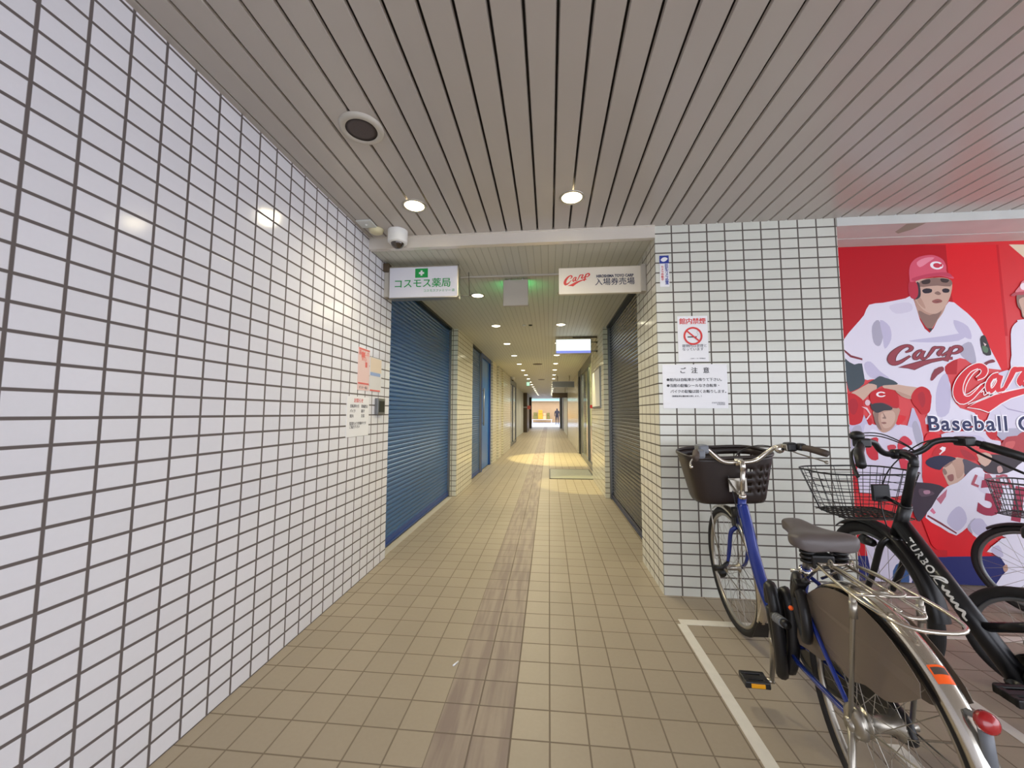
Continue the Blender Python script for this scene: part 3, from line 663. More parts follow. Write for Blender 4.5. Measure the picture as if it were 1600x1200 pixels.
p0, p1 = at(1034.5, 570, 1, YP), at(1138, 638, 1, YP)
t = board('caution_notice', 'wide white caution notice in Japanese, lowest on the pillar', p0.x, p1.x, p1.z, p0.z, YP)
cx = (p0.x + p1.x) / 2; w = p1.x - p0.x
text('lettering', 'ご 注 意', 0.044, 'ink', t, (cx, yn, p0.z - 0.045), bold=0.0012, spacing=1.5)
for k, s_ in enumerate(('●館内は自転車から降りて下さい。', '●当館の駐輪シールなき自転車・', '　バイクの駐輪は固くお断りします。')):
    text('lettering', s_, 0.0245, 'ink', t, (p0.x + 0.025, yn, p0.z - 0.108 - k * 0.041), align='LEFT', bold=0.0005, spacing=0.97)
text('lettering', '（無断駐車は撤去処分致します。）', 0.0135, 'ink', t, (p0.x + 0.05, yn, p0.z - 0.222), align='LEFT', bold=0.0004)
text('lettering', '広島東洋管理組合\n管理事務所', 0.011, 'greyink', t, (p1.x - 0.02, yn, p1.z + 0.032), align='RIGHT')

# ---------------------------------------------------------------- notices at the end of the long wall
def wl(px, py): q = at(px, py, 0, XL); return q.y, q.z
def lboard(name, label, y0, y1, z0, z1, mt, th=0.003, cat='poster'):
    t = thing(name, label, cat, (XL, (y0 + y1) / 2, z0)); b = MB(); b.box(XL, y0, z0, XL + th, y1, z1); b.build('sheet', mt, t); return t
xs = XL + 0.0035
def lrect(t, name, y0, y1, z0, z1, mt, d=0.0008): b = MB(); b.box(xs, y0, z0, xs + d, y1, z1); b.build(name, mt, t)
t = lboard('wall_poster', 'pale pink poster on the left tiled wall, left of the pair', 2.615, 2.79, 1.385, 1.70, 'pink')
lrect(t, 'red_strip', 2.62, 2.785, 1.685, 1.697, 'redlite'); lrect(t, 'red_strip', 2.62, 2.785, 1.43, 1.442, 'redlite'); lrect(t, 'figure_print', 2.72, 2.75, 1.56, 1.60, 'redlite'); lrect(t, 'figure_print', 2.66, 2.71, 1.63, 1.67, 'redlite')
text('lettering', '暮らしの\n安心', 0.04, 'redlite', t, (xs, 2.70, 1.64), (0, 1, 0), (0, 0, 1)); 
text('lettering', 'ポスター掲示', 0.022, 'greyink', t, (xs, 2.70, 1.405), (0, 1, 0), (0, 0, 1))
t = lboard('wall_poster', 'peach and white poster on the left tiled wall, right of the pair', 2.80, 3.0, 1.385, 1.655, 'paper2')
lrect(t, 'peach_print', 2.805, 2.995, 1.54, 1.65, 'peach', .0005); lrect(t, 'blue_strip', 2.805, 2.98, 1.51, 1.535, 'bluel'); lrect(t, 'red_strip', 2.805, 2.98, 1.388, 1.40, 'redlite')
t = lboard('house_notice', 'white notice with a red heading on the left tiled wall', 2.48, 2.80, 1.05, 1.335, 'paper', cat='notice')
text('lettering', 'お知らせ', 0.034, 'redlite', t, (xs, 2.64, 1.305), (0, 1, 0), (0, 0, 1), bold=0.001)
for k, (a_, c_) in enumerate((('自転車の方', '駐輪禁止'), ('バイク', '厳守'), ('館内', '注意'))):
    text('lettering', a_, 0.026, 'greyink', t, (xs, 2.52, 1.265 - k * 0.035), (0, 1, 0), (0, 0, 1), align='LEFT', bold=.0006); text('lettering', c_, 0.026, 'greyink', t, (xs, 2.68, 1.265 - k * 0.035), (0, 1, 0), (0, 0, 1), align='LEFT', bold=.0006)
text('lettering', '監視カメラ作動中です\nご協力下さい', 0.024, 'greyink', t, (xs, 2.52, 1.13), (0, 1, 0), (0, 0, 1), align='LEFT', bold=.0006)
t = thing('intercom_box', 'small dark grey box on the tiled wall beside the white notice', 'box', (XL, 2.98, 1.2))
b = MB(); b.rbox(XL, 2.90, 1.205, XL + 0.03, 3.03, 1.335, 0.004); b.build('case', 'alu_dark', t)
b = MB(); b.rbox(XL + 0.028, 2.92, 1.225, XL + 0.034, 3.01, 1.315, 0.002); b.build('cover', 'dark', t)

# ---------------------------------------------------------------- floor things
b = MB(); z = 0.002
b.box(0.755, 2.383, 0, 3.2, 2.437, z); b.box(0.735, -0.4, 0, 0.785, 2.383, z); b.box(1.745, -0.4, 0, 1.795, 2.383, z); b.box(1.235, -0.4, 0, 1.285, 1.63, z); b.box(2.755, -0.4, 0, 2.805, 2.383, z)
o = b.build('parking_line', 'lineW'); tag(o, 'white painted bicycle bay lines on the tan floor', 'floor marking')
t = thing('door_mat', 'grey green door mat beside the right shop window', 'mat', (0.43, 7.75, 0)); b = MB(); b.box(0.02, 7.22, 0, 0.83, 8.40, 0.008); b.build('pile', 'mat', t)
b = MB(); b.box(0.0, 7.20, 0, 0.85, 7.22, 0.010); b.box(0.0, 8.40, 0, 0.85, 8.42, 0.010); b.box(0, 7.2, 0, 0.02, 8.42, 0.010); b.box(0.83, 7.2, 0, 0.85, 8.42, 0.010); b.build('border', 'dark', t)
q = at(712, 1038, 2, 0); b = MB(); b.T = Matrix.Translation((q.x, q.y, 0.004)) @ Matrix.Rotation(R(62), 4, 'Z'); b.cyl((-0.018, 0, 0), (0.018, 0, 0), 0.0038, 12); o = b.build('cigarette_butt', 'paper'); tag(o, 'tiny white cigarette butt lying on the floor tiles', 'cigarette')
# ================================================================ printed poster on the recessed wall
YPO = 3.10
pt = thing('baseball_poster', 'large red poster of baseball players in white uniforms on the recessed wall', 'poster', (3.1, YPO, 0.01))
b = MB(); b.box(2.0, YPO, 0.008, 5.2, YPO + 0.012, 2.53); b.build('sheet', tiles('red poster ground', (214, 14, 26), (200, 20, 34), 20, 20, -5, -5, rough=0.45, var=0, bump=0, patch=0.05, g=0.001), pt)
Z7 = lambda x, y: (1200 + x / 4, 360 + y / 4)
ZP = lambda x, y: (1320 + x / 5.714, 560 + y / 5.714)
ZQ = lambda x, y: (1420 + x / 5, 660 + y / 5)
ZR = lambda x, y: (1240 + x / 4.444, 640 + y / 4.444)
ZS = lambda x, y: (1440 + x / 6, 440 + y / 6)
_lay = [0]
PC = {}
def pm(col):
    if col not in PC: PC[col] = mat('poster print %d %d %d' % col, col, 0.5, spec=0.25)
    return PC[col]
def art(name, Z, shapes, parent=pt):
    """each shape: (colour, outline[, smooth?]) printed on top of the ones before it"""
    cols = []; b = MB()
    for sh in shapes:
        col, pts = sh[0], sh[1]; sm = sh[2] if len(sh) > 2 else 3
        if pm(col) not in cols: cols.append(pm(col))
        _lay[0] += 1; y = YPO - 0.0004 - _lay[0] * 0.00005
        pts = [Z(*p) for p in pts]
        if sm: pts = smooth(pts, sm)
        def mp(px, py):
            w_ = at(px, py, 1, y); return Vector((w_.x, w_.y, max(0.009, min(2.529, w_.z))))
        b.mi(cols.index(pm(col))); b.fill2(pts, mp)
    return b.build(name, cols, parent, normals=False)
def ell(cx, cy, rx, ry, rot=0, n=20):
    return [(cx + rx * math.cos(a) * math.cos(rot) - ry * math.sin(a) * math.sin(rot), cy + rx * math.cos(a) * math.sin(rot) + ry * math.sin(a) * math.cos(rot)) for a in [2 * math.pi * i / n for i in range(n)]]
WH, WH2, LIL, GRY = (226, 222, 236), (214, 208, 226), (196, 190, 216), (176, 172, 190)
RED, RED2, PINK, MAR = (196, 22, 34), (222, 34, 44), (218, 88, 112), (128, 50, 62)
SK, SK2, SKD, HAIR = (206, 172, 154), (188, 150, 132), (142, 112, 102), (64, 48, 46)
NAV = (34, 40, 104); GLV = (66, 78, 86)
art('background_print', Z7, [
    ((184, 14, 30), [(420, 90), (1180, 90), (1200, 500), (1180, 900), (420, 900)], 0),
    ((222, 26, 36), [(1110, 90), (1440, 90), (1500, 900), (1200, 700), (1130, 300)], 0),
    ((200, 18, 32), [(1425, 90), (1440, 90), (1500, 660), (1482, 660)], 0),
    ((224, 206, 178), [(1505, 88), (1600, 88), (1700, 88), (1700, 230), (1600, 170)], 0)])
# main player
art('batting_player', Z7, [
    (GLV, [(480, 800), (590, 830), (604, 900), (600, 960), (530, 1005), (500, 985)], 2),
    (WH, [(905, 415), (860, 425), (720, 452), (632, 465), (600, 530), (540, 600), (472, 685), (474, 745), (482, 800), (540, 838), (588, 832), (604, 930), (650, 930), (760, 940), (800, 975), (900, 1000), (1010, 1000), (1020, 1080), (1000, 1140), (985, 1210), (1130, 1220), (1320, 1220), (1290, 1140), (1200, 1110), (1150, 1040), (1140, 960), (1105, 875), (1120, 835), (1200, 798), (1260, 820), (1300, 850), (1440, 870), (1452, 858), (1400, 760), (1345, 650), (1290, 560), (1200, 480), (1130, 445), (1060, 560), (1010, 640), (950, 560)], 2),
    (GRY, [(650, 600), (690, 560), (720, 640), (700, 720), (660, 700)]), (LIL, [(700, 560), (760, 600), (770, 680), (730, 740), (716, 660)]),
    (LIL, [(880, 690), (1100, 660), (1240, 640), (1190, 690), (1000, 700)]), (LIL, [(600, 840), (640, 820), (700, 880), (760, 930), (640, 920)]),
    (GRY, [(1210, 720), (1270, 700), (1300, 800), (1290, 840), (1240, 810), (1200, 770)]), (LIL, [(1080, 920), (1120, 900), (1140, 1010), (1130, 1140), (1060, 1160), (1050, 1020)]),
    (WH2, [(760, 470), (880, 450), (900, 500), (800, 520)]), (LIL, [(1160, 560), (1250, 600), (1270, 680), (1190, 640)]),
    (MAR, [(474, 742), (520, 780), (590, 800), (590, 812), (515, 793), (475, 757)], 0),
    (SK2, [(920, 425), (925, 470), (950, 545), (1010, 620), (1060, 560), (1100, 500), (1110, 430), (1000, 400)]),
    (SKD, [(940, 500), (1010, 530), (1085, 500), (1050, 570), (1010, 618), (965, 570)]),
    (SK, [(920, 320), (918, 400), (932, 450), (975, 500), (1030, 522), (1075, 508), (1120, 455), (1145, 390), (1148, 320), (1100, 296), (1000, 300)]),
    (SK2, [(925, 400), (960, 430), (985, 490), (940, 455)]), (SKD, [(950, 318), (1040, 296), (1145, 310), (1140, 350), (1060, 345), (1000, 350), (950, 352)], 2),
    (HAIR, [(960, 316), (1010, 305), (1010, 330), (970, 336)]), (HAIR, [(1080, 300), (1130, 306), (1120, 326), (1085, 322)]),
    ((44, 36, 46), [(965, 372), (990, 362), (1024, 368), (1020, 388), (985, 394), (968, 386)], 2), ((44, 36, 46), [(1088, 370), (1110, 362), (1134, 370), (1128, 388), (1096, 388)], 2),
    (SKD, [(1040, 392), (1062, 380), (1082, 396), (1064, 404)]), ((150, 90, 84), [(1026, 440), (1060, 428), (1088, 438), (1082, 450), (1050, 456), (1030, 450)]), ((120, 70, 68), [(1040, 443), (1080, 441), (1060, 449)], 0),
    ((60, 50, 60), [(925, 330), (945, 330), (955, 400), (940, 425), (915, 430), (905, 400)]),
    ((190, 50, 70), [(882, 320), (915, 315), (935, 345), (938, 400), (920, 428), (893, 420), (877, 380)]),
    (PINK, [(884, 300), (882, 250), (895, 205), (930, 172), (985, 156), (1040, 156), (1090, 180), (1113, 220), (1118, 262), (1160, 292), (1150, 302), (1080, 286), (990, 296), (920, 318), (890, 322)]),
    ((236, 140, 160), [(930, 200), (980, 172), (1040, 170), (1000, 200), (950, 230)]), ((196, 66, 92), [(900, 300), (1000, 272), (1115, 262), (1150, 290), (1080, 284), (985, 294), (920, 316)]),
    ((244, 238, 244), ell(1054, 219, 41, 25, 0.12), 1), ((206, 60, 80), ell(1056, 219, 24, 15, 0.12), 1), ((206, 60, 80), [(1070, 212), (1090, 206), (1090, 226), (1070, 226)], 0),
    ((52, 48, 50), [(1325, 680), (1345, 655), (1362, 668), (1395, 760), (1385, 782), (1345, 770)], 2), ((90, 120, 90), [(1340, 720), (1375, 735), (1370, 765), (1345, 755)]), ((226, 200, 196), [(1345, 700), (1366, 712), (1356, 724)], 0),
    (MAR, [(1345, 832), (1400, 806), (1420, 822), (1380, 832), (1360, 845)]),
    ((60, 50, 58), [(1000, 612), (1030, 612), (1018, 634)], 0)])
def word_art(name, col, Z, mpf, lay, grow=0.0, parent=pt):
    _lay[0] += 1; y = YPO - 0.0004 - _lay[0] * 0.00005; b = MB()
    def mp(x, yy):
        X, Y = mpf(x, yy); px, py = Z(X, Y); w_ = at(px, py, 1, y); return w_
    wordmark(b, mp, grow); return b.build(name, pm(col), parent, normals=False)
jm = lambda x, y: (745 + (x - 970) * 0.545, 712 + (y - 45) * 0.37 - (x - 970) * 0.0 + max(0, 0))
word_art('jersey_wordmark', (104, 40, 50), Z7, jm, 0, 8)
word_art('jersey_wordmark', (152, 62, 74), Z7, jm, 0, -2)
art('jersey_number', Z7, [((140, 56, 68), [(1040, 870), (1090, 850), (1100, 875), (1060, 905), (1030, 938), (1015, 930)], 2)])
# second player, arms over his cap
art('stretching_player', ZP, [
    (LIL, [(40, 590), (60, 700), (50, 940), (110, 940), (140, 1080), (110, 1200), (420, 1200), (700, 1180), (700, 700), (640, 500), (600, 440), (560, 600), (470, 580), (300, 600), (200, 560), (170, 500), (150, 560)], 2),
    (RED, [(58, 948), (110, 946), (132, 1200), (70, 1200)], 0),
    (WH2, [(180, 590), (280, 600), (340, 650), (420, 640), (480, 590), (600, 620), (680, 720), (690, 1190), (130, 1190), (150, 820)], 2),
    (WH, [(230, 640), (300, 650), (330, 700), (250, 720), (190, 760)]), (GRY, [(60, 640), (140, 600), (150, 720), (90, 860), (60, 860)]), (GRY, [(600, 600), (640, 560), (690, 700), (690, 820), (640, 760)]),
    ((120, 60, 66), [(110, 830), (150, 780), (140, 840), (120, 850)], 0),
    (RED2, [(450, 512), (550, 518), (510, 580), (462, 592)], 2), (RED, [(190, 520), (240, 540), (240, 590), (210, 590)], 2),
    (SK, [(58, 310), (110, 280), (180, 240), (230, 218), (290, 222), (290, 268), (235, 300), (190, 350), (150, 375), (100, 330)]),
    (SK, [(340, 240), (440, 230), (560, 248), (650, 262), (614, 300), (592, 362), (500, 335), (450, 285), (360, 270)]), (SK2, [(450, 285), (500, 332), (590, 360), (596, 340), (520, 310)]),
    (GLV, [(208, 222), (270, 185), (312, 158), (360, 172), (430, 195), (475, 226), (440, 236), (350, 240), (300, 262), (285, 276), (285, 240), (240, 226)], 2),
    (RED, [(22, 330), (70, 312), (130, 345), (165, 385), (166, 470), (155, 560), (110, 590), (55, 595), (30, 560), (22, 440)]), ((176, 22, 40), [(40, 380), (90, 360), (120, 420), (90, 500), (50, 480)]),
    (RED, [(592, 350), (610, 300), (650, 262), (700, 252), (755, 285), (770, 340), (768, 420), (752, 482), (690, 500), (650, 450), (612, 410)]), ((176, 22, 40), [(650, 330), (700, 300), (720, 380), (690, 440)]),
    ((238, 200, 208), [(150, 430), (200, 440), (235, 500), (200, 550), (190, 540), (222, 500), (190, 455)], 0),
    ((226, 190, 200), ell(204, 395, 24, 26), 0),
    (SK2, [(265, 460), (480, 440), (475, 520), (450, 590), (400, 645), (345, 662), (300, 630), (268, 545)]), (SKD, [(265, 460), (300, 480), (300, 560), (330, 640), (290, 610), (262, 540)]),
    (SK, [(330, 490), (430, 470), (450, 540), (410, 610), (350, 620), (325, 560)]), (SKD, [(335, 480), (350, 520), (330, 532), (370, 538), (352, 500)]), ((150, 104, 96), [(325, 572), (360, 568), (372, 580), (345, 586)]),
    ((72, 60, 64), [(225, 400), (245, 400), (255, 470), (238, 450)], 0),
    (RED, [(228, 315), (262, 284), (345, 266), (430, 285), (475, 330), (486, 420), (470, 445), (430, 440), (350, 402), (250, 412), (225, 360)]), ((168, 40, 54), [(250, 404), (340, 392), (440, 430), (470, 440), (430, 444), (345, 410), (250, 416)]),
    ((54, 52, 60), [(238, 412), (300, 398), (350, 402), (425, 440), (410, 462), (350, 466), (300, 486), (262, 474)], 2),
    ((246, 236, 240), ell(324, 321, 44, 25), 1), (RED, ell(326, 321, 27, 14), 1), (RED, [(345, 314), (370, 308), (370, 330), (345, 328)], 0),
    ((200, 40, 56), [(190, 780), (215, 730), (260, 706), (300, 716), (290, 800), (300, 900), (240, 905), (195, 850)], 2), ((206, 50, 70), [(470, 780), (500, 710), (540, 692), (590, 730), (600, 770), (520, 800), (500, 850), (540, 900), (600, 940), (590, 1000), (500, 980)], 2), ((200, 60, 76), [(380, 780), (440, 770), (460, 800), (400, 830)], 2)])
# right player at the frame edge and the crowd below the lettering
art('edge_player', Z7, [
    (WH, [(1600, 555), (1560, 570), (1530, 600), (1518, 650), (1522, 780), (1518, 860), (1600, 900), (2000, 900), (2000, 555)], 2),
    (WH2, [(1440, 890), (1600, 880), (2000, 900), (2000, 1250), (1420, 1250), (1390, 1130), (1450, 1060)], 2),
    ((170, 160, 190), [(1450, 1080), (1500, 1112), (1600, 1136), (1600, 1142), (1500, 1120)], 0),
    (SKD, [(1556, 400), (1600, 395), (1700, 400), (1700, 540), (1600, 550), (1582, 500), (1560, 470)]), (SK, [(1570, 430), (1640, 420), (1640, 520), (1600, 540), (1584, 490)]),
    ((186, 80, 90), [(1520, 402), (1560, 380), (1600, 370), (1600, 400), (1560, 404), (1530, 412)]), ((224, 130, 140), [(1545, 386), (1575, 345), (1600, 312), (1720, 300), (1720, 386), (1600, 380)]), ((244, 226, 230), ell(1598, 350, 22, 22), 1)])
art('lower_print', ZP, [
    (RED2, [(735, 672), (800, 660), (850, 690), (905, 745), (1040, 820), (1060, 1000), (940, 1200), (720, 1200), (690, 900), (700, 760)], 2),
    (WH2, [(860, 680), (980, 655), (1260, 650), (1330, 730), (1390, 740), (1380, 840), (1200, 780), (1000, 740), (900, 745)], 2), (LIL, [(1000, 690), (1200, 690), (1260, 760), (1100, 750)]),
    (RED, [(1258, 648), (1362, 645), (1352, 715), (1318, 728), (1280, 700)], 2), (GRY, [(1365, 640), (1600, 620), (1760, 620), (1760, 720), (1540, 700), (1400, 730)], 2),
    ((176, 60, 66), [(1400, 760), (1450, 700), (1540, 690), (1600, 650), (1800, 650), (1800, 860), (1560, 850), (1400, 840), (1378, 800)], 2), ((204, 90, 90), [(1440, 750), (1520, 740), (1500, 800), (1440, 810)])])
art('throwing_player', ZQ, [
    ((222, 14, 30), [(80, 700), (200, 600), (600, 700), (640, 1050), (300, 1060), (180, 960)], 0),
    (NAV, [(20, 1052), (1100, 1040), (1100, 1330), (20, 1330)], 0),
    (RED, [(-20, 1000), (20, 980), (300, 1000), (300, 1052), (0, 1052)], 0),
    ((60, 46, 60), [(20, 490), (110, 470), (240, 490), (300, 540), (230, 610), (150, 700), (100, 760), (70, 770), (30, 680)], 2), ((90, 70, 84), [(80, 520), (160, 530), (200, 560), (100, 580)]), ((176, 130, 150), [(115, 535), (160, 530), (165, 555), (125, 560)]),
    ((56, 44, 52), [(560, 330), (640, 250), (760, 260), (900, 250), (1100, 250), (1100, 330), (900, 320), (830, 385), (720, 405), (620, 395), (560, 350)], 2),
    (SK, [(530, 250), (600, 235), (650, 262), (640, 310), (596, 345), (540, 300)], 2), ((190, 150, 146), [(690, 350), (720, 340), (735, 380), (700, 395)]),
    (SK, [(262, 372), (300, 310), (350, 280), (430, 278), (440, 400), (400, 455), (345, 490), (310, 490), (285, 440)]), (SK2, [(330, 300), (420, 285), (430, 390), (380, 440), (360, 360)]), (SKD, [(268, 340), (330, 300), (340, 312), (290, 350)]), ((150, 96, 92), [(300, 420), (345, 405), (350, 450), (320, 460)]), (SKD, [(262, 372), (280, 360), (300, 395), (280, 410)]),
    ((84, 76, 90), [(425, 285), (520, 320), (560, 345), (500, 380), (440, 410), (432, 340)]),
    (RED, [(180, 262), (205, 205), (260, 168), (340, 152), (430, 190), (510, 230), (545, 285), (520, 300), (420, 282), (330, 262), (240, 256)]), ((170, 24, 40), [(400, 210), (470, 230), (530, 290), (440, 276)]),
    ((30, 26, 62), [(130, 318), (160, 280), (240, 258), (330, 266), (370, 285), (320, 310), (262, 352), (240, 372), (170, 352)], 2),
    ((244, 232, 236), [(236, 248), (262, 222), (240, 206), (262, 188), (290, 196), (284, 220), (258, 240), (244, 254)], 0),
    (WH, [(380, 470), (440, 420), (480, 378), (530, 350), (575, 362), (600, 396), (720, 405), (820, 372), (900, 300), (1100, 280), (1100, 1000), (760, 900), (620, 840), (570, 912), (500, 880), (455, 822), (372, 884), (250, 820), (130, 742), (180, 660), (240, 560), (300, 500)], 2),
    (LIL, [(330, 700), (390, 655), (440, 700), (450, 780), (380, 850), (310, 800), (300, 760)]), (LIL, [(480, 770), (560, 750), (600, 790), (640, 860), (580, 900), (500, 850)]), (GRY, [(455, 822), (500, 758), (520, 752), (480, 800), (500, 870)]), (WH2, [(540, 420), (640, 470), (620, 560), (540, 520)]),
    (MAR, [(148, 722), (250, 780), (376, 862), (372, 872), (245, 795), (142, 734)], 0), ((220, 120, 150), [(165, 690), (185, 668), (212, 705), (195, 718)], 0), ((190, 110, 130), [(215, 600), (260, 560), (300, 520), (290, 580), (250, 640)], 0),
    (WH, [(610, 1010), (700, 930), (780, 900), (1100, 940), (1100, 1330), (690, 1330), (725, 1200), (770, 1150), (720, 1060), (680, 1020)], 2), (LIL, [(640, 1000), (700, 960), (740, 1040), (700, 1050)]), (SK2, [(735, 1130), (765, 1110), (775, 1150), (750, 1170)])])
art('left_edge_print', ZR, [(RED, [(420, 830), (500, 880), (515, 1015), (430, 1015)], 0), (NAV, [(430, 1015), (514, 1015), (535, 1120), (470, 1270), (430, 1270)], 0), (WH2, [(500, 870), (600, 860), (760, 880), (830, 1000), (800, 1270), (520, 1270), (530, 1100), (512, 1010)], 2), ((60, 90, 140), [(690, 1120), (740, 1060), (800, 1100), (790, 1270), (700, 1270)], 2)])
# lettering
def print_text(body, cx, cy, size, col, rot=0.0, bold=0.0, sx=1.0, spacing=1.0, shear=0):
    _lay[0] += 1; y = YPO - 0.0004 - _lay[0] * 0.00005; q = at(cx, cy, 1, y)
    M['_t%d' % _lay[0]] = pm(col)
    return text('lettering', body, size, '_t%d' % _lay[0], pt, (q.x, y, q.z), (math.cos(rot), 0, math.sin(rot)), (-math.sin(rot), 0, math.cos(rot)), depth=0.00005, bold=bold, sx=sx, spacing=spacing, shear=shear)
q0, q1 = at(1449, 660, 1, YPO), at(1575, 660, 1, YPO); k = (q1.x - q0.x)
for col, bo in (((244, 242, 250), 0.011), ((34, 40, 86), 0.0030)):
    o = print_text('Baseball G', 1449, 662.5, 0.150, col, bold=bo, spacing=1.14)
    xs_ = [v.co.x for v in o.data.vertices]; w_ = max(xs_) - min(xs_); tgt = at(1612, 660, 1, YPO).x - q0.x; mn = min(xs_); base = q0.x - wloc(pt).x
    for v in o.data.vertices: v.co.x = base + (v.co.x - mn) * tgt / w_
cm = lambda x, y: (x, y)
word_art('poster_wordmark', (248, 238, 238), ZP, cm, 0, 14)
word_art('poster_wordmark', (218, 32, 44), ZP, cm, 0, 6)
# thin white inner outline of the big wordmark
_lay[0] += 1; y = YPO - 0.0004 - _lay[0] * 0.00005; 
for line in ([(1190, 92), (1130, 118), (1082, 180), (1056, 260), (1068, 325), (1110, 335), (1165, 290), (1215, 235), (1268, 205)], [(1330, 185), (1306, 225), (1310, 265), (1336, 240), (1356, 195), (1330, 185)], [(1215, 305), (1240, 290), (1245, 330), (1290, 300), (1300, 330), (1345, 300), (1370, 312)], [(1100, 410), (1180, 380), (1330, 318), (1450, 290), (1600, 262), (1720, 252)]):
    a_, c_ = ribbon([(p[0], p[1], 8) for p in line], 4); b = MB()
    for i in range(len(a_) - 1): b.add([at(*ZP(*p), 1, y) for p in (a_[i], a_[i + 1], c_[i + 1], c_[i])], [(0, 1, 2, 3)])
    b.build('wordmark_outline', pm((248, 238, 238)), pt, normals=False)
for i, (ch, px, py, rot) in enumerate((('L', 1525, 752, -25), ('I', 1540, 750, -12), ('N', 1551, 751, -8), ('C', 1567, 751, 6), ('I', 1578, 755, 18))):
    print_text(ch, px, py, 0.105, (178, 84, 100), R(rot + 0), 0.004)
print_text('31', 1569, 786, 0.33, (160, 38, 70), R(-12), 0.012, sx=1.05)
# ================================================================ bicycles
# local axes of every bicycle: x right, y forward, z up; origin where the rear tyre meets the floor
def wheel(parent, hub, r, steer=0.0, tr=0.018, tire='rubber', rim='steel', n_sp=32, hubw=0.045, hubr=0.016, fr=Matrix.Identity(4), hub_mat='steel'):
    T = fr @ Matrix.Translation(hub) @ Matrix.Rotation(steer, 4, 'Z')
    def mb(): b = MB(); b.T = T; return b
    b = mb(); b.ring((0, 0, 0), r - tr, tr, n=72, tn=12); w = b.build('wheel', tire, parent, local=True)
    b = mb(); b.ring((0, 0, 0), r - 2 * tr - 0.006, 0.011, n=72, tn=8); b.build('rim', rim, w, local=True)
    b = mb(); ri = r - 2 * tr - 0.012
    for i in range(n_sp):
        a = 2 * math.pi * i / n_sp; s = 1 if i % 2 else -1; a2 = a + (0.9 if (i // 2) % 2 else -0.9)
        b.tube([(s * hubw * 0.8, math.cos(a2) * hubr * 1.6, math.sin(a2) * hubr * 1.6), (0, math.cos(a) * ri, math.sin(a) * ri)], 0.0011, 4, caps=False)
    b.build('spokes', 'spoke', w, local=True)
    b = mb(); b.lathe((0, 0, 0), [(0.004, -hubw - 0.02), (0.008, -hubw - 0.02), (0.008, -hubw), (hubr * 1.7, -hubw * 0.85), (hubr * 1.7, -hubw * 0.75), (hubr, -hubw * 0.6), (hubr, hubw * 0.6), (hubr * 1.7, hubw * 0.75), (hubr * 1.7, hubw * 0.85), (0.008, hubw), (0.008, hubw + 0.02), (0.004, hubw + 0.02)], 'x', 20)
    b.build('hub', hub_mat, w, local=True); return w
def fender(b, hub, r, a0, a1, w=0.024, n=40, h=0.013):
    """arched strip around a wheel; angles from +y up"""
    prof = [(-w, -h), (-w * 0.8, -h * 0.25), (-w * 0.4, h * 0.15), (0, h * 0.3), (w * 0.4, h * 0.15), (w * 0.8, -h * 0.25), (w, -h)]; k = len(prof); vs = []
    for i in range(n + 1):
        a = R(a0 + (a1 - a0) * i / n)
        for x, d in prof: vs.append((hub[0] + x, hub[1] + math.cos(a) * (r + d), hub[2] + math.sin(a) * (r + d)))
    for i in range(n + 1):
        a = R(a0 + (a1 - a0) * i / n)
        for x, d in prof: vs.append((hub[0] + x * 0.93, hub[1] + math.cos(a) * (r + d - 0.002), hub[2] + math.sin(a) * (r + d - 0.002)))
    N = (n + 1) * k
    fs = [(i * k + j, i * k + j + 1, (i + 1) * k + j + 1, (i + 1) * k + j) for i in range(n) for j in range(k - 1)]
    fs += [(N + i * k + j, N + (i + 1) * k + j, N + (i + 1) * k + j + 1, N + i * k + j + 1) for i in range(n) for j in range(k - 1)]
    fs += [(i * k, (i + 1) * k, N + (i + 1) * k, N + i * k) for i in range(n)] + [(i * k + k - 1, N + i * k + k - 1, N + (i + 1) * k + k - 1, (i + 1) * k + k - 1) for i in range(n)]
    o = b.smooth; b.smooth = True; b.add(vs, fs); b.smooth = o
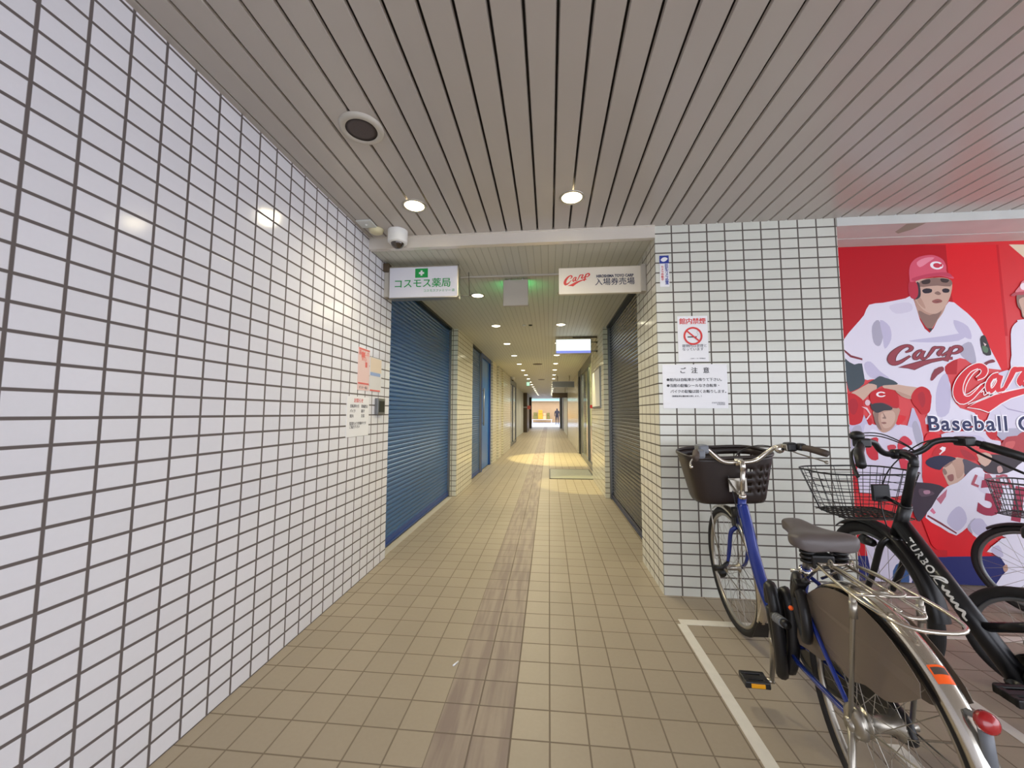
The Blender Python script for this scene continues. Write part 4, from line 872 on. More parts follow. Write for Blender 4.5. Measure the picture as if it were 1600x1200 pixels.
def saddle(parent, y_nose, y_rear, z, half=0.105, mt='saddle', name='saddle'):
    b = MB(); rows = []
    L = y_nose - y_rear
    secs = [(0.0, 0.020, -0.020, 0.0), (0.03, 0.034, -0.004, 0.0), (0.12, 0.040, 0.002, 0), (0.3, 0.044, 0.0, 0), (0.48, 0.060, -0.004, 0), (0.64, 0.088, -0.002, 0), (0.78, half, 0.004, 0), (0.9, half * 1.0, 0.008, 0), (0.97, half * 0.86, 0.002, 0), (1.0, half * 0.6, -0.02, 0)]
    n = 20; vs = []
    for t, hw, dz, _ in secs:
        y = y_nose - t * L; th = 0.052 if t > 0.6 else 0.040 + 0.012 * t
        if t in (0.0, 1.0): th *= 0.5
        for j in range(n):
            a = 2 * math.pi * j / n; c, s_ = math.cos(a), math.sin(a)
            sgn = lambda v, p: math.copysign(abs(v) ** p, v)
            x = hw * sgn(c, 0.75); zz = z + dz - th / 2 + (th / 2) * sgn(s_, 0.7)
            if s_ > 0: zz -= 0.006 * math.exp(-(x / (hw * 0.25 + 0.01)) ** 2) * (1 if t > 0.45 else 0)
            if s_ < 0: zz -= 0.012 * (abs(x) / hw)
            vs.append((x, y, zz))
    k = len(secs)
    b.smooth = True; b.add(vs, [(i * n + j, i * n + (j + 1) % n, (i + 1) * n + (j + 1) % n, (i + 1) * n + j) for i in range(k - 1) for j in range(n)] + [tuple(range(n)), tuple((k - 1) * n + j for j in range(n))])
    o = b.build(name, mt, parent, local=True); md = o.modifiers.new('sub', 'SUBSURF'); md.levels = md.render_levels = 2
    b = MB()
    for s in (-1, 1): b.tube(smooth([(s * 0.015, y_nose - 0.03, z - 0.05), (s * 0.02, y_nose - 0.1, z - 0.075), (s * 0.02, y_rear + 0.10, z - 0.075), (s * 0.05, y_rear + 0.03, z - 0.05)], 4, False), 0.0035, 6)
    b.build('rails', 'steel', o, local=True)
    for s in (-1, 1): b = MB(); b.ring((s * 0.05, y_rear + 0.05, z - 0.065), 0.018, 0.006, axis=(0, 0, 1), u=(1, 0, 0), n=20, tn=6); b.ring((s * 0.05, y_rear + 0.05, z - 0.08), 0.018, 0.006, axis=(0, 0, 1), u=(1, 0, 0), n=20, tn=6); b.ring((s * 0.05, y_rear + 0.05, z - 0.095), 0.018, 0.006, axis=(0, 0, 1), u=(1, 0, 0), n=20, tn=6); b.build('spring', 'black', o, local=True)
    return o
def pedal(parent, c, out, mt='black', refl='amber'):
    b = MB(); x0 = c[0]; x1 = c[0] + out * 0.095
    b.rbox(min(x0, x1), c[1] - 0.038, c[2] - 0.013, max(x0, x1), c[1] - 0.022, c[2] + 0.013, 0.004); b.rbox(min(x0, x1), c[1] + 0.022, c[2] - 0.013, max(x0, x1), c[1] + 0.038, c[2] + 0.013, 0.004)
    b.rbox(min(x0, x1), c[1] - 0.036, c[2] - 0.011, min(x0, x1) + 0.02, c[1] + 0.036, c[2] + 0.011, 0.003); b.rbox(max(x0, x1) - 0.02, c[1] - 0.036, c[2] - 0.011, max(x0, x1), c[1] + 0.036, c[2] + 0.011, 0.003); b.rbox(min(x0, x1), c[1] - 0.014, c[2] - 0.012, max(x0, x1), c[1] + 0.014, c[2] + 0.012, 0.004)
    o = b.build('pedal', mt, parent, local=True)
    b = MB(); b.rbox((x0 + x1) / 2 - 0.026, c[1] - 0.042, c[2] - 0.008, (x0 + x1) / 2 + 0.026, c[1] - 0.037, c[2] + 0.008, 0.002); b.build('reflector', refl, o, local=True); return o
def crank(parent, bb, side, ang, ln=0.165, mt='steel', pm_='black'):
    x = side * 0.075; e = (x + side * 0.012, bb[1] + math.cos(R(ang)) * ln, bb[2] + math.sin(R(ang)) * ln); s0 = (x, bb[1], bb[2])
    b = MB(); b.tube([(x, bb[1] - 0.012 * math.cos(R(ang)), bb[2] - .012 * math.sin(R(ang))), s0, e], [0.014, 0.015, 0.010], 10, sq=0.8); b.cyl((x - side * 0.03, bb[1], bb[2]), (x + side * 0.012, bb[1], bb[2]), 0.014, 14); b.cyl((e[0] - side * .008, e[1], e[2]), (e[0] + side * 0.02, e[1], e[2]), 0.009, 10)
    o = b.build('crank', mt, parent, local=True); pedal(parent, (e[0] + side * 0.018, e[1], e[2]), side, pm_); return o
def wire_basket(parent, fr, c, wt, dt, wb, db, h, mat_, nx=7, nyv=5, nz=6, r=0.0016, rr=0.0042, name='basket'):
    """tapered basket of wires; c = centre of the rim (y forward); wt/dt rim width/depth, wb/db floor width/depth"""
    b = MB(); b.T = fr
    def loop(w, d, z, rad, cr=0.35, q=40):
        pts = []
        for i in range(q):
            a = 2 * math.pi * i / q; x = math.copysign(abs(math.cos(a)) ** 0.55, math.cos(a)) * w / 2; y = math.copysign(abs(math.sin(a)) ** 0.55, math.sin(a)) * d / 2
            pts.append((c[0] + x, c[1] + y, z))
        b.tube(pts, rad, 6, closed=True); return pts
    top = loop(wt, dt, c[2], rr, q=56); bot = loop(wb, db, c[2] - h, rr * 0.7, q=56)
    for k in range(1, nz): t = k / nz; loop(wt + (wb - wt) * t, dt + (db - dt) * t, c[2] - h * t, r, q=48)
    for i in range(0, 56, 2): b.tube([top[i], bot[i]], r, 5, caps=False)
    for i in range(nx + 1): x = -wb / 2 * 0.9 + wb * 0.9 * i / nx; b.tube([(c[0] + x, c[1] - db / 2, c[2] - h), (c[0] + x, c[1] + db / 2, c[2] - h)], r, 5, caps=False)
    for i in range(nyv + 1): y = -db / 2 * 0.9 + db * 0.9 * i / nyv; b.tube([(c[0] - wb / 2, c[1] + y, c[2] - h), (c[0] + wb / 2, c[1] + y, c[2] - h)], r, 5, caps=False)
    return b.build(name, mat_, parent, local=True)

def steer_frame(y0, z0, ang, axis_y1, axis_z1):
    """turn about the steering axis through (y0, z0) and (y1, z1)"""
    ax = Vector((0, axis_y1 - y0, axis_z1 - z0)).normalized()
    if ax.z < 0: ax = -ax
    return Matrix.Translation((0, y0, z0)) @ Matrix.Rotation(ang, 4, ax) @ Matrix.Translation((0, -y0, -z0))

# ---------------------------------------------------------------- the blue shopping bicycle in front
B1 = thing('bicycle', 'blue city bicycle with dark front basket and steel rear rack, nearest the camera', 'bicycle', (0.951, 1.249, 0.003), (0, -R(2.24), R(-5.57)), group='bicycles in the parking bays')
rw = 0.335; BB = (0, 0.475, 0.285); HT, HB = (0, 0.895, 0.775), (0, 0.945, 0.630)
# frame
b = MB(); b.tube(smooth([(0, 0.905, 0.735), (0, 0.850, 0.63), (0, 0.795, 0.50), (0, 0.715, 0.385), (0, 0.61, 0.315), (0, 0.475, 0.285)], 5, False), 0.027, 16)
b.cyl(HT, HB, 0.020, 16)
b.cyl((0, 0.475, 0.285), (0, 0.325, 0.640), 0.017, 14)
for s in (-1, 1):
    b.tube(smooth([(s * 0.03, 0.455, 0.287), (s * 0.05, 0.34, 0.29), (s * 0.062, 0.10, 0.32), (s * 0.064, 0.0, rw)], 4, False), 0.009, 10)
    b.tube(smooth([(s * 0.02, 0.345, 0.60), (s * 0.05, 0.26, 0.545), (s * 0.064, 0.0, rw)], 4, False), 0.007, 8)
b.cyl((-0.036, 0.475, 0.285), (0.036, 0.475, 0.285), 0.021, 16)
fr1 = b.build('frame', 'blue_frame', B1, local=True)
b = MB()
for q_ in range(2):
    pass
_p = smooth([(0, 0.850, 0.63), (0, 0.795, 0.50)], 6, False)
b.tube([(-0.0165, 0.872, 0.675), (-0.0165, 0.855, 0.640)], 0.0125, 10); b.build('name_decal', 'greyp', fr1, local=True)
b = MB(); b.tube([(-0.0245, 0.842, 0.612), (-0.0250, 0.825, 0.57), (-0.0250, 0.808, 0.53)], [0.002, 0.005, 0.003], 6); b.build('white_decal', 'white', fr1, local=True)
S1 = steer_frame(HT[1], HT[2], R(3), HB[1], HB[2])
def smb(): b = MB(); b.T = S1; return b
# fork
b = smb(); b.cyl((0, 0.948, 0.622), (0, 0.953, 0.605), 0.022, 14)
for s in (-1, 1): b.tube(smooth([(s * 0.022, 0.953, 0.608), (s * 0.045, 0.970, 0.575), (s * 0.048, 1.005, 0.48), (s * 0.048, 1.05, 0.39), (s * 0.048, 1.118, rw)], 5, False), [0.012] * 5 + [0.011] * 8 + [0.009] * 8, 10)
b.build('fork', 'blue_frame', B1, local=True)
wheel(B1, (0, 1.12, rw), rw, fr=S1, n_sp=36)
wheel(B1, (0, 0, rw), rw, n_sp=36, hubr=0.022, hubw=0.05)
# sprocket cluster and drum brake on the rear hub
b = MB(); b.lathe((0, 0, rw), [(0.0, 0.052), (0.034, 0.054), (0.036, 0.060), (0.0, 0.062)], 'x', 28); b.build('sprocket', 'steel', B1, local=True)
b = MB(); b.lathe((0, 0, rw), [(0.0, -0.078), (0.03, -0.076), (0.042, -0.070), (0.045, -0.055), (0.02, -0.052)], 'x', 28); b.build('hub_brake', 'steel', B1, local=True)
b = smb(); fender(b, (0, 1.12, rw), rw + 0.012, 95, 205, 0.024); fender(b, (0, 1.12, rw), rw + 0.012, 60, 95, 0.024, 12); o = b.build('front_fender', 'chrome', B1, local=True)
b = smb(); a0 = R(204)
for s_ in (1,): b.prism([(-0.028, 1.12 + math.cos(a0) * (rw + .012), rw + math.sin(a0) * (rw + .012)), (0.028, 1.12 + math.cos(a0) * (rw + .012), rw + math.sin(a0) * (rw + .012)), (0.036, 1.12 + math.cos(R(221)) * (rw + .02), rw + math.sin(R(221)) * (rw + .02)), (-0.036, 1.12 + math.cos(R(221)) * (rw + .02), rw + math.sin(R(221)) * (rw + .02))], (0, -0.004, 0.002))
b.build('mudflap', 'black', o, local=True)
b = smb()
for s in (-1, 1): b.tube([(s * 0.055, 1.118, rw), (s * 0.03, 0.80, 0.25)], 0.0022, 6)
b.build('fender_stay', 'steel', o, local=True)
b = MB(); fender(b, (0, 0, rw), rw + 0.024, 35, 207, 0.027, 60, 0.016); rf = b.build('rear_fender', 'chrome', B1, local=True)
b = MB()
for s in (-1, 1): b.tube([(s * 0.066, 0.0, rw), (s * 0.028, -0.33, 0.40)], 0.0025, 6)
b.build('fender_stay', 'steel', rf, local=True)
# orange permit sticker on the fender
a0, a1 = 126.5, 132.5
b = MB(); fender(b, (0, 0, rw), rw + 0.0262, a0, a1, 0.021, 8, 0.010); ob = b.build('orange_sticker', 'orange', rf, local=True); ob['label'] = 'orange permit sticker'
b = MB(); fender(b, (0, 0, rw), rw + 0.0272, 127.3, 129.6, 0.018, 4, 0.008); b.build('sticker_print', 'grip', ob, local=True)
# tail reflector on a bracket
cy, cz = math.cos(R(142)) * (rw + 0.062), rw + math.sin(R(142)) * (rw + 0.062)
b = MB(); b.T = Matrix.Translation((0.004, cy - 0.012, cz)) @ Matrix.Rotation(R(-20), 4, 'X'); b.lathe((0, 0, 0), [(0.0, -0.010), (0.014, -0.008), (0.020, -0.002), (0.021, 0.007), (0.0, 0.009)], 'y', 28); o = b.build('tail_reflector', 'reflred', B1, local=True)
b = MB(); b.tube([(0.0, cy - 0.0, cz + 0.0), (0.0, cy + 0.030, cz - 0.008)], 0.007, 8); b.tube([(0.004, cy, cz), (0.004, cy - 0.01, cz - 0.12)], [0.012, 0.009], 8); b.build('reflector_bracket', 'greyp', o, local=True)
# dress guard: smoky sheet fan on both sides of the rear wheel
for s in (-1, 1):
    b = MB(); pts = [(s * 0.044, math.cos(R(a)) * (rw + 0.006), rw + math.sin(R(a)) * (rw + 0.006)) for a in range(8, 136, 4)]
    inner = [(s * 0.050, y_, z_) for y_, z_ in smooth([(-0.235, 0.56), (-0.17, 0.505), (-0.11, 0.47), (-0.04, 0.46), (0.03, 0.43), (0.10, 0.44), (0.17, 0.40), (0.25, 0.385), (0.31, 0.37)], 3, False)]
    b.prism(pts + inner, (s * 0.0016, 0, 0)); b.build('dress_guard', 'skirt', B1, local=True)
# chain case on the right, chainring
b = MB(); b.tube(smooth([(0.052, 0.58, 0.285), (0.052, 0.545, 0.36), (0.052, 0.475, 0.385), (0.052, 0.25, 0.365), (0.052, 0.02, 0.375), (0.052, -0.035, 0.335), (0.052, 0.0, 0.300), (0.052, 0.25, 0.225), (0.052, 0.44, 0.185), (0.052, 0.535, 0.205)], 4), 0.011, 8, closed=True)
b.prism([(0.048, y_, z_) for y_, z_ in smooth([(0.58, 0.285), (0.545, 0.36), (0.475, 0.385), (0.25, 0.365), (0.02, 0.375), (-0.035, 0.335), (0.0, 0.300), (0.25, 0.225), (0.44, 0.185), (0.535, 0.205)], 4)], (0.012, 0, 0)); b.build('chain_case', 'black', B1, local=True)
crank(B1, BB, -1, -84); crank(B1, BB, 1, 96)
# seat post, saddle
b = MB(); b.cyl((0, 0.335, 0.615), (0, 0.278, 0.735), 0.013, 14); b.build('seat_post', 'steel', B1, local=True)
b = MB(); b.cyl((0, 0.326, 0.636), (0, 0.334, 0.616), 0.022, 14); b.cyl((-0.045, 0.345, 0.62), (0.0, 0.33, 0.626), 0.006, 8); b.build('seat_clamp', 'chrome', B1, local=True)
saddle(B1, 0.420, 0.150, 0.805, 0.104)
b = MB(); b.rbox(-0.05, 0.17, 0.690, 0.02, 0.23, 0.738, 0.008); b.build('saddle_clamp', 'black', B1, local=True)
# rear rack
b = MB()
rk = smooth([(-0.055, 0.135, 0.722), (-0.078, -0.02, 0.720), (-0.080, -0.15, 0.718), (-0.060, -0.23, 0.716), (0.0, -0.25, 0.716), (0.060, -0.23, 0.716), (0.080, -0.15, 0.718), (0.078, -0.02, 0.720), (0.055, 0.135, 0.722)], 5, False)
b.tube(rk, 0.0052, 10); b.cyl((-0.055, 0.135, 0.722), (0.055, 0.135, 0.722), 0.0052, 10)
b.cyl((-0.079, -0.08, 0.720), (0.079, -0.08, 0.720), 0.0045, 8)
for x_ in (-0.028, 0.028): b.cyl((x_, 0.135, 0.722), (x_ * 0.9, -0.165, 0.719), 0.0045, 8)
b.tube(smooth([(-0.028, -0.15, 0.719), (-0.018, -0.175, 0.712), (0.018, -0.175, 0.712), (0.028, -0.15, 0.719)], 4, False), 0.005, 8)
for s in (-1, 1):
    b.tube([(s * 0.045, 0.13, 0.722), (s * 0.022, 0.27, 0.625)], 0.005, 8)
rkp = b.build('rear_rack', 'chrome', B1, local=True)
for s in (-1, 1):
    b = MB(); b.tube([(s * 0.079, -0.075, 0.718), (s * 0.080, -0.07, 0.66), (s * 0.075, 0.0, rw + 0.005)], [0.008, 0.006, 0.006], 10); b.cyl((s * 0.079, -0.074, 0.70), (s * 0.080, -0.072, 0.655), 0.0095, 10); b.cyl((s * 0.064, 0.0, rw), (s * 0.088, 0.0, rw), 0.010, 10); b.build('rack_stay', 'steel', rkp, local=True)
b = MB(); b.tube(smooth([(-0.035, 0.10, 0.735), (-0.04, 0.0, 0.742), (-0.03, -0.10, 0.735), (0.03, -0.10, 0.735), (0.04, 0.0, 0.742), (0.035, 0.10, 0.735)], 5, False), 0.004, 8); b.ring((-0.03, 0.105, 0.733), 0.012, 0.003, axis=(1, 0, 0), n=16, tn=6); b.ring((0.03, 0.105, 0.733), 0.012, 0.003, axis=(1, 0, 0), n=16, tn=6); b.build('rack_spring_clip', 'steel', rkp, local=True)
# kickstand
b = MB(); b.tube([(-0.075, 0.0, rw - 0.01), (-0.105, -0.03, 0.16), (-0.13, -0.05, 0.012)], [0.009, 0.008, 0.008], 10); b.tube([(-0.13, -0.05, 0.014), (-0.17, -0.05, 0.012)], 0.009, 10); b.cyl((-0.06, 0.0, rw - 0.01), (-0.085, 0.0, rw - 0.01), 0.018, 14); b.build('kickstand', 'steel', B1, local=True)
# stem and handlebar (steered)
b = smb(); b.cyl((0, 0.893, 0.782), (0, 0.852, 0.935), 0.0118, 14); b.tube(smooth([(0, 0.855, 0.925), (0, 0.850, 0.945), (0, 0.862, 0.962), (0, 0.895, 0.960)], 4, False), 0.0145, 14); b.cyl((-0.018, 0.895, 0.960), (0.018, 0.895, 0.960), 0.019, 16); b.cyl((0, 0.8955, 0.770), (0, 0.890, 0.795), 0.019, 14); b.build('stem', 'chrome', B1, local=True)
hb = [(0.0, 0.895, 0.960), (0.05, 0.893, 0.960), (0.09, 0.885, 0.972), (0.13, 0.872, 1.005), (0.165, 0.85, 1.035), (0.205, 0.82, 1.045), (0.235, 0.785, 1.042), (0.262, 0.72, 1.032), (0.285, 0.66, 1.018)]
full = smooth([(-x_, y_, z_) for x_, y_, z_ in hb[:0:-1]] + hb, 4, False)
b = smb(); b.tube(full, 0.0112, 12); hbar = b.build('handlebar', 'chrome', B1, local=True)
for s in (-1, 1):
    b = smb(); b.tube(smooth([(s * 0.245, 0.765, 1.038), (s * 0.262, 0.72, 1.032), (s * 0.285, 0.655, 1.017)], 3, False), [0.0145, 0.016, 0.015, 0.0165, 0.0165, 0.0165, 0.0155][:7], 12); b.build('grip', 'grip', hbar, local=True)
    b = smb(); b.rbox(s * 0.205 - 0.02, 0.785, 1.020, s * 0.205 + 0.02, 0.835, 1.055, 0.006); b.tube(smooth([(s * 0.215, 0.825, 1.025), (s * 0.245, 0.81, 1.005), (s * 0.285, 0.745, 0.985), (s * 0.298, 0.69, 0.975)], 4, False), 0.0055, 8, sq=0.6); b.sphere((s * 0.299, 0.688, 0.974), 0.009, 10)
    b.build('brake_lever', 'chrome' if s < 0 else 'steel', hbar, local=True)
b = smb(); b.rbox(0.188, 0.775, 1.018, 0.232, 0.835, 1.062, 0.010); b.rbox(0.225, 0.75, 1.022, 0.262, 0.80, 1.058, 0.012); b.build('gear_shifter', 'black', hbar, local=True)
b = smb(); b.T = S1 @ Matrix.Translation((0.172, 0.825, 1.028)) @ Matrix.Rotation(R(18), 4, 'Z'); b.lathe((0, 0, 0), [(0.0, -0.016), (0.008, -0.018), (0.018, -0.012), (0.023, 0.0), (0.020, 0.010), (0.0, 0.012)], 'y', 24); b.mi(1).lathe((0, 0, 0), [(0.0, -0.020), (0.007, -0.020), (0.008, -0.017)], 'y', 16); b.build('bell', ['chrome', 'black'], hbar, local=True)
b = smb(); b.rbox(-0.235, 0.755, 1.025, -0.185, 0.835, 1.070, 0.010); b.rbox(-0.255, 0.72, 1.005, -0.215, 0.79, 1.050, 0.012); b.build('left_lever_block', 'greyp', hbar, local=True)
b = smb()
b.tube(smooth([(0.19, 0.835, 1.03), (0.12, 0.93, 1.04), (0.04, 0.98, 1.00), (0.0, 0.99, 0.90), (0.02, 0.95, 0.74), (0.02, 0.96, 0.62)], 5, False), 0.0026, 6); b.tube(smooth([(-0.19, 0.835, 1.03), (-0.12, 0.93, 1.03), (-0.05, 0.97, 0.95), (-0.03, 0.93, 0.80), (-0.03, 0.90, 0.70), (-0.03, 0.83, 0.56)], 5, False), 0.0026, 6); b.build('brake_cables', 'black', hbar, local=True)
# moulded plastic basket with slots
def plastic_basket(parent, fr, cy_, zt):
    nu, rows = 72, 13; h = 0.262; b = MB(); b.T = fr; vs = []
    for k in range(rows + 1):
        t = k / rows; wt, dt = 0.232 - 0.052 * t, 0.165 - 0.045 * t; z = zt - h * t + (0.022 * (1 - t))
        if k == rows: wt *= 0.97; dt *= 0.97
        for i in range(nu):
            a = 2 * math.pi * i / nu; c, s_ = math.cos(a), math.sin(a)
            x = math.copysign(abs(c) ** 0.5, c) * wt; y = math.copysign(abs(s_) ** 0.5, s_) * dt
            vs.append((x, cy_ + y + (0.05 * t * (1 if y < 0 else -0.3) if False else 0), z - (0.03 * (1 - t) * (0.5 - 0.5 * s_))))
    fs = []
    for k in range(rows):
        for i in range(nu):
            slot = (k in (2, 4, 6)) and (i % 6 != 0); hole = (k in (3, 5, 7, 9)) and (i % 3 == 1) and 52 < i < 70
            if slot and 4 < i < 32: continue
            if hole: continue
            fs.append((k * nu + i, k * nu + (i + 1) % nu, (k + 1) * nu + (i + 1) % nu, (k + 1) * nu + i))
    b.smooth = True; b.add(vs, fs)
    n0 = rows * nu; cI = len(vs); b.v.append(fr @ Vector((0, cy_, zt - h))); 
    for i in range(nu):
        if i % 4 != 0: b.f.append((n0 + i, n0 + (i + 1) % nu, cI)); b.m.append(0); b.sm.append(False)
    o = b.build('basket', 'brownp', parent, local=True); md = o.modifiers.new('thick', 'SOLIDIFY'); md.thickness = 0.0035; md.offset = 0
    b = MB(); b.T = fr; b.tube([vs[i] for i in range(nu)], 0.0075, 8, closed=True, sq=1.4); b.build('basket_rim', 'brownp', o, local=True)
    return o
bk = plastic_basket(B1, S1, 1.105, 0.985)
b = smb(); b.box(-0.02, 0.905, 0.79, 0.02, 0.945, 0.80); b.box(-0.045, 0.93, 0.80, 0.045, 0.937, 0.87); b.prism([(-0.05, 0.905, 0.868), (0.015, 0.905, 0.855), (0.01, 0.905, 0.845), (-0.012, 0.905, 0.80), (-0.03, 0.905, 0.83)], (0, 0.012, 0)); b.build('basket_bracket', 'steel', B1, local=True)
b = smb()
for s in (-1, 1): b.tube([(s * 0.056, 1.118, rw), (s * 0.075, 1.14, 0.55), (s * 0.085, 1.13, 0.725)], 0.0035, 8)
b.build('basket_stay', 'steel', B1, local=True)
b = smb(); b.cyl((0.0, 0.975, 0.705), (0.0, 0.975, 0.64), 0.03, 12); b.rbox(-0.028, 0.95, 0.60, 0.028, 1.0, 0.66, 0.008); b.build('brake_caliper', 'black', B1, local=True)
b = smb(); b.T = S1; b.cyl((-0.075, 1.06, 0.32), (-0.075, 1.10, 0.335), 0.02, 14); b.tube([(-0.045, 1.04, 0.40), (-0.085, 1.03, 0.37), (-0.12, 1.05, 0.36)], [0.006, 0.012, 0.018], 10); b.build('dynamo_lamp', 'black', B1, local=True)
# ring lock on the seat stays
b = MB(); b.T = Matrix.Translation((0, 0.245, 0.60)) @ Matrix.Rotation(R(-62), 4, 'X'); b.ring((0, 0, 0), 0.058, 0.012, axis=(0, 0, 1), u=(1, 0, 0), n=36, tn=8, a0=-40, a1=220); b.rbox(-0.085, -0.03, -0.014, -0.05, 0.04, 0.014, 0.006); b.build('ring_lock', 'black', B1, local=True)

# cable lock looped through the bike behind the seat tube
CL = thing('cable_lock', 'thick black cable lock with a grey number dial hanging under the grey saddle', 'lock', (0.951, 1.249, 0.003), (0, -R(2.24), R(-5.57)))
b = MB()
coil = []
for i in range(41):
    q_ = i / 40; an = q_ * 4 * math.pi + 0.6; k_ = 1 - 0.22 * q_
    coil.append((-0.062 - 0.028 * math.sin(an * 0.5 + 0.4), 0.425 + 0.038 * k_ * math.cos(an), 0.355 + 0.175 * k_ * math.sin(an)))
b.tube(coil, 0.0215, 10); b.build('cable', 'black', CL, local=True)
b = MB(); b.tube(smooth([(-0.045, 0.30, 0.62), (-0.065, 0.25, 0.60), (-0.075, 0.20, 0.54), (-0.078, 0.19, 0.47), (-0.07, 0.22, 0.44), (-0.06, 0.27, 0.49), (-0.05, 0.31, 0.56)], 5), 0.016, 12, closed=True); b.build('cable_loop', 'black', CL, local=True)
b = MB(); b.T = Matrix.Translation((-0.10, 0.335, 0.44)) @ Matrix.Rotation(R(80), 4, 'X')
for k in range(4): b.lathe((0, 0, k * 0.0155 - 0.03), [(0.012, 0), (0.0185, 0.001), (0.0185, 0.0125), (0.012, 0.0135)], n=10)
b.build('number_dial', 'greyp', CL, local=True)
b = MB(); b.T = Matrix.Translation((-0.10, 0.335, 0.44)) @ Matrix.Rotation(R(80), 4, 'X'); b.cyl((0, 0, -0.05), (0, 0, -0.03), 0.015, 14); b.cyl((0, 0, 0.032), (0, 0, 0.055), 0.015, 14); b.build('lock_body', 'black', CL, local=True)
b = MB(); b.sphere((-0.10, 0.24, 0.53), 0.008, 10); b.build('red_button', 'orange', CL, local=True)

# ---------------------------------------------------------------- black bicycle with the lettered tube
B2 = thing('bicycle', 'black bicycle with white lettering on its down tube and a wire basket', 'bicycle', (1.583, 1.041, 0.003), (0, -R(2.2), R(-2.5)), group='bicycles in the parking bays')
H2T, H2B = (0, 0.862, 0.800), (0, 0.925, 0.660); BB2 = (0, 0.47, 0.295); rt = 0.033
S2 = steer_frame(H2T[1], H2T[2], R(-1), H2B[1], H2B[2])
def s2(): b = MB(); b.T = S2; return b
A2, E2 = Vector((0, 0.895, 0.715)), Vector((0, 0.47, 0.295))
b = MB(); b.tube([A2, E2], [rt, rt], 22); b.cyl(H2T, H2B, 0.024, 18); b.cyl((-0.036, 0.47, 0.295), (0.036, 0.47, 0.295), 0.026, 16)
b.cyl((0, 0.47, 0.295), (0, 0.29, 0.70), 0.018, 14); b.tube([(0, 0.60, 0.425), (0, 0.36, 0.55)], 0.016, 12)
for s in (-1, 1):
    b.tube([(s * 0.03, 0.45, 0.297), (s * 0.06, 0.0, rw)], 0.010, 8); b.tube([(s * 0.02, 0.31, 0.66), (s * 0.06, 0.0, rw)], 0.008, 8)
f2 = b.build('frame', 'blackm', B2, local=True)
def tubewrap(A, E, rad, s0, ang0):
    d = (E - A).normalized(); side = Vector((-1, 0, 0)); up = d.cross(side); up = up if up.z > 0 else -up
    def f(x, y, z):
        a = ang0 + y / rad; p = A + d * (s0 + x); return p + (side * math.cos(a) + up * math.sin(a)) * (rad + 0.0008 + z)
    return f
o = text('tube_lettering', 'TURBO', 0.040, 'white', f2, (0, 0, 0), align='LEFT', bold=0.001, spacing=1.2, warp=tubewrap(A2, E2, rt, 0.075, 0.35)); 
b = MB(); wf0 = tubewrap(A2, E2, rt, 0.225, 0.35); wf = lambda x, y, z: wf0(x * 0.78, y * 0.8, z)
for st in ([(0.0, -0.022, .004), (0.03, 0.024, .010), (0.055, 0.026, .008), (0.03, 0.008, .008), (0.02, -0.012, .008), (0.05, -0.016, .008)], [(0.06, 0.008, .010), (0.075, -0.006, .012), (0.092, 0.010, .010), (0.10, -0.006, .012), (0.12, 0.010, .010)], [(0.12, 0.010, .010), (0.13, -0.008, .012), (0.15, 0.008, .010), (0.16, -0.008, .013), (0.185, 0.010, .012), (0.20, -0.006, .012), (0.22, -0.004, .008)]):
    a_, c_ = ribbon(st, 4)
    for i in range(len(a_) - 1): b.add([wf(*a_[i], 0), wf(*a_[i + 1], 0), wf(*c_[i + 1], 0), wf(*c_[i], 0)], [(0, 1, 2, 3)])
b.build('script_decal', 'white', f2, local=True)
b = s2(); b.cyl((0, 0.928, 0.655), (0, 0.935, 0.63), 0.028, 14)
for s in (-1, 1): b.tube(smooth([(s * 0.03, 0.935, 0.64), (s * 0.055, 0.95, 0.60), (s * 0.056, 1.01, 0.46), (s * 0.054, 1.08, rw)], 5, False), 0.0135, 10)
b.build('fork', 'blackm', B2, local=True)
wheel(B2, (0, 1.08, rw), rw, fr=S2, tr=0.026, rim='alu_dark', n_sp=36)
wheel(B2, (0, 0, rw), rw, tr=0.026, rim='alu_dark', n_sp=36)
b = s2(); fender(b, (0, 1.08, rw), rw + 0.014, 50, 175, 0.034); b.build('front_fender', 'black', B2, local=True)
b = MB(); fender(b, (0, 0, rw), rw + 0.014, 40, 190, 0.034); b.build('rear_fender', 'black', B2, local=True)
b = s2(); b.tube([(0, 0.858, 0.81), (0, 0.82, 0.93), (0, 0.795, 1.00)], [0.017, 0.016, 0.018], 16); b.tube(smooth([(0, 0.795, 0.99), (0, 0.795, 1.02), (0, 0.83, 1.035), (0, 0.86, 1.035)], 4, False), 0.017, 14); b.cyl((-0.026, 0.865, 1.035), (0.026, 0.865, 1.035), 0.022, 16); b.ring((0, 0.862, 0.805), 0.018, 0.006, axis=(0, -0.3, 1), u=(1, 0, 0), n=20, tn=6); b.build('stem', 'blackm', B2, local=True)
hb = [(0.0, 0.865, 1.035), (0.05, 0.862, 1.036), (0.085, 0.850, 1.055), (0.115, 0.835, 1.088), (0.16, 0.815, 1.100), (0.21, 0.775, 1.092), (0.26, 0.715, 1.060), (0.31, 0.63, 1.02)]
full = smooth([(-x_, y_, z_) for x_, y_, z_ in hb[:0:-1]] + hb, 4, False)
b = s2(); b.tube(full, 0.0128, 12); h2 = b.build('handlebar', 'blackm', B2, local=True)
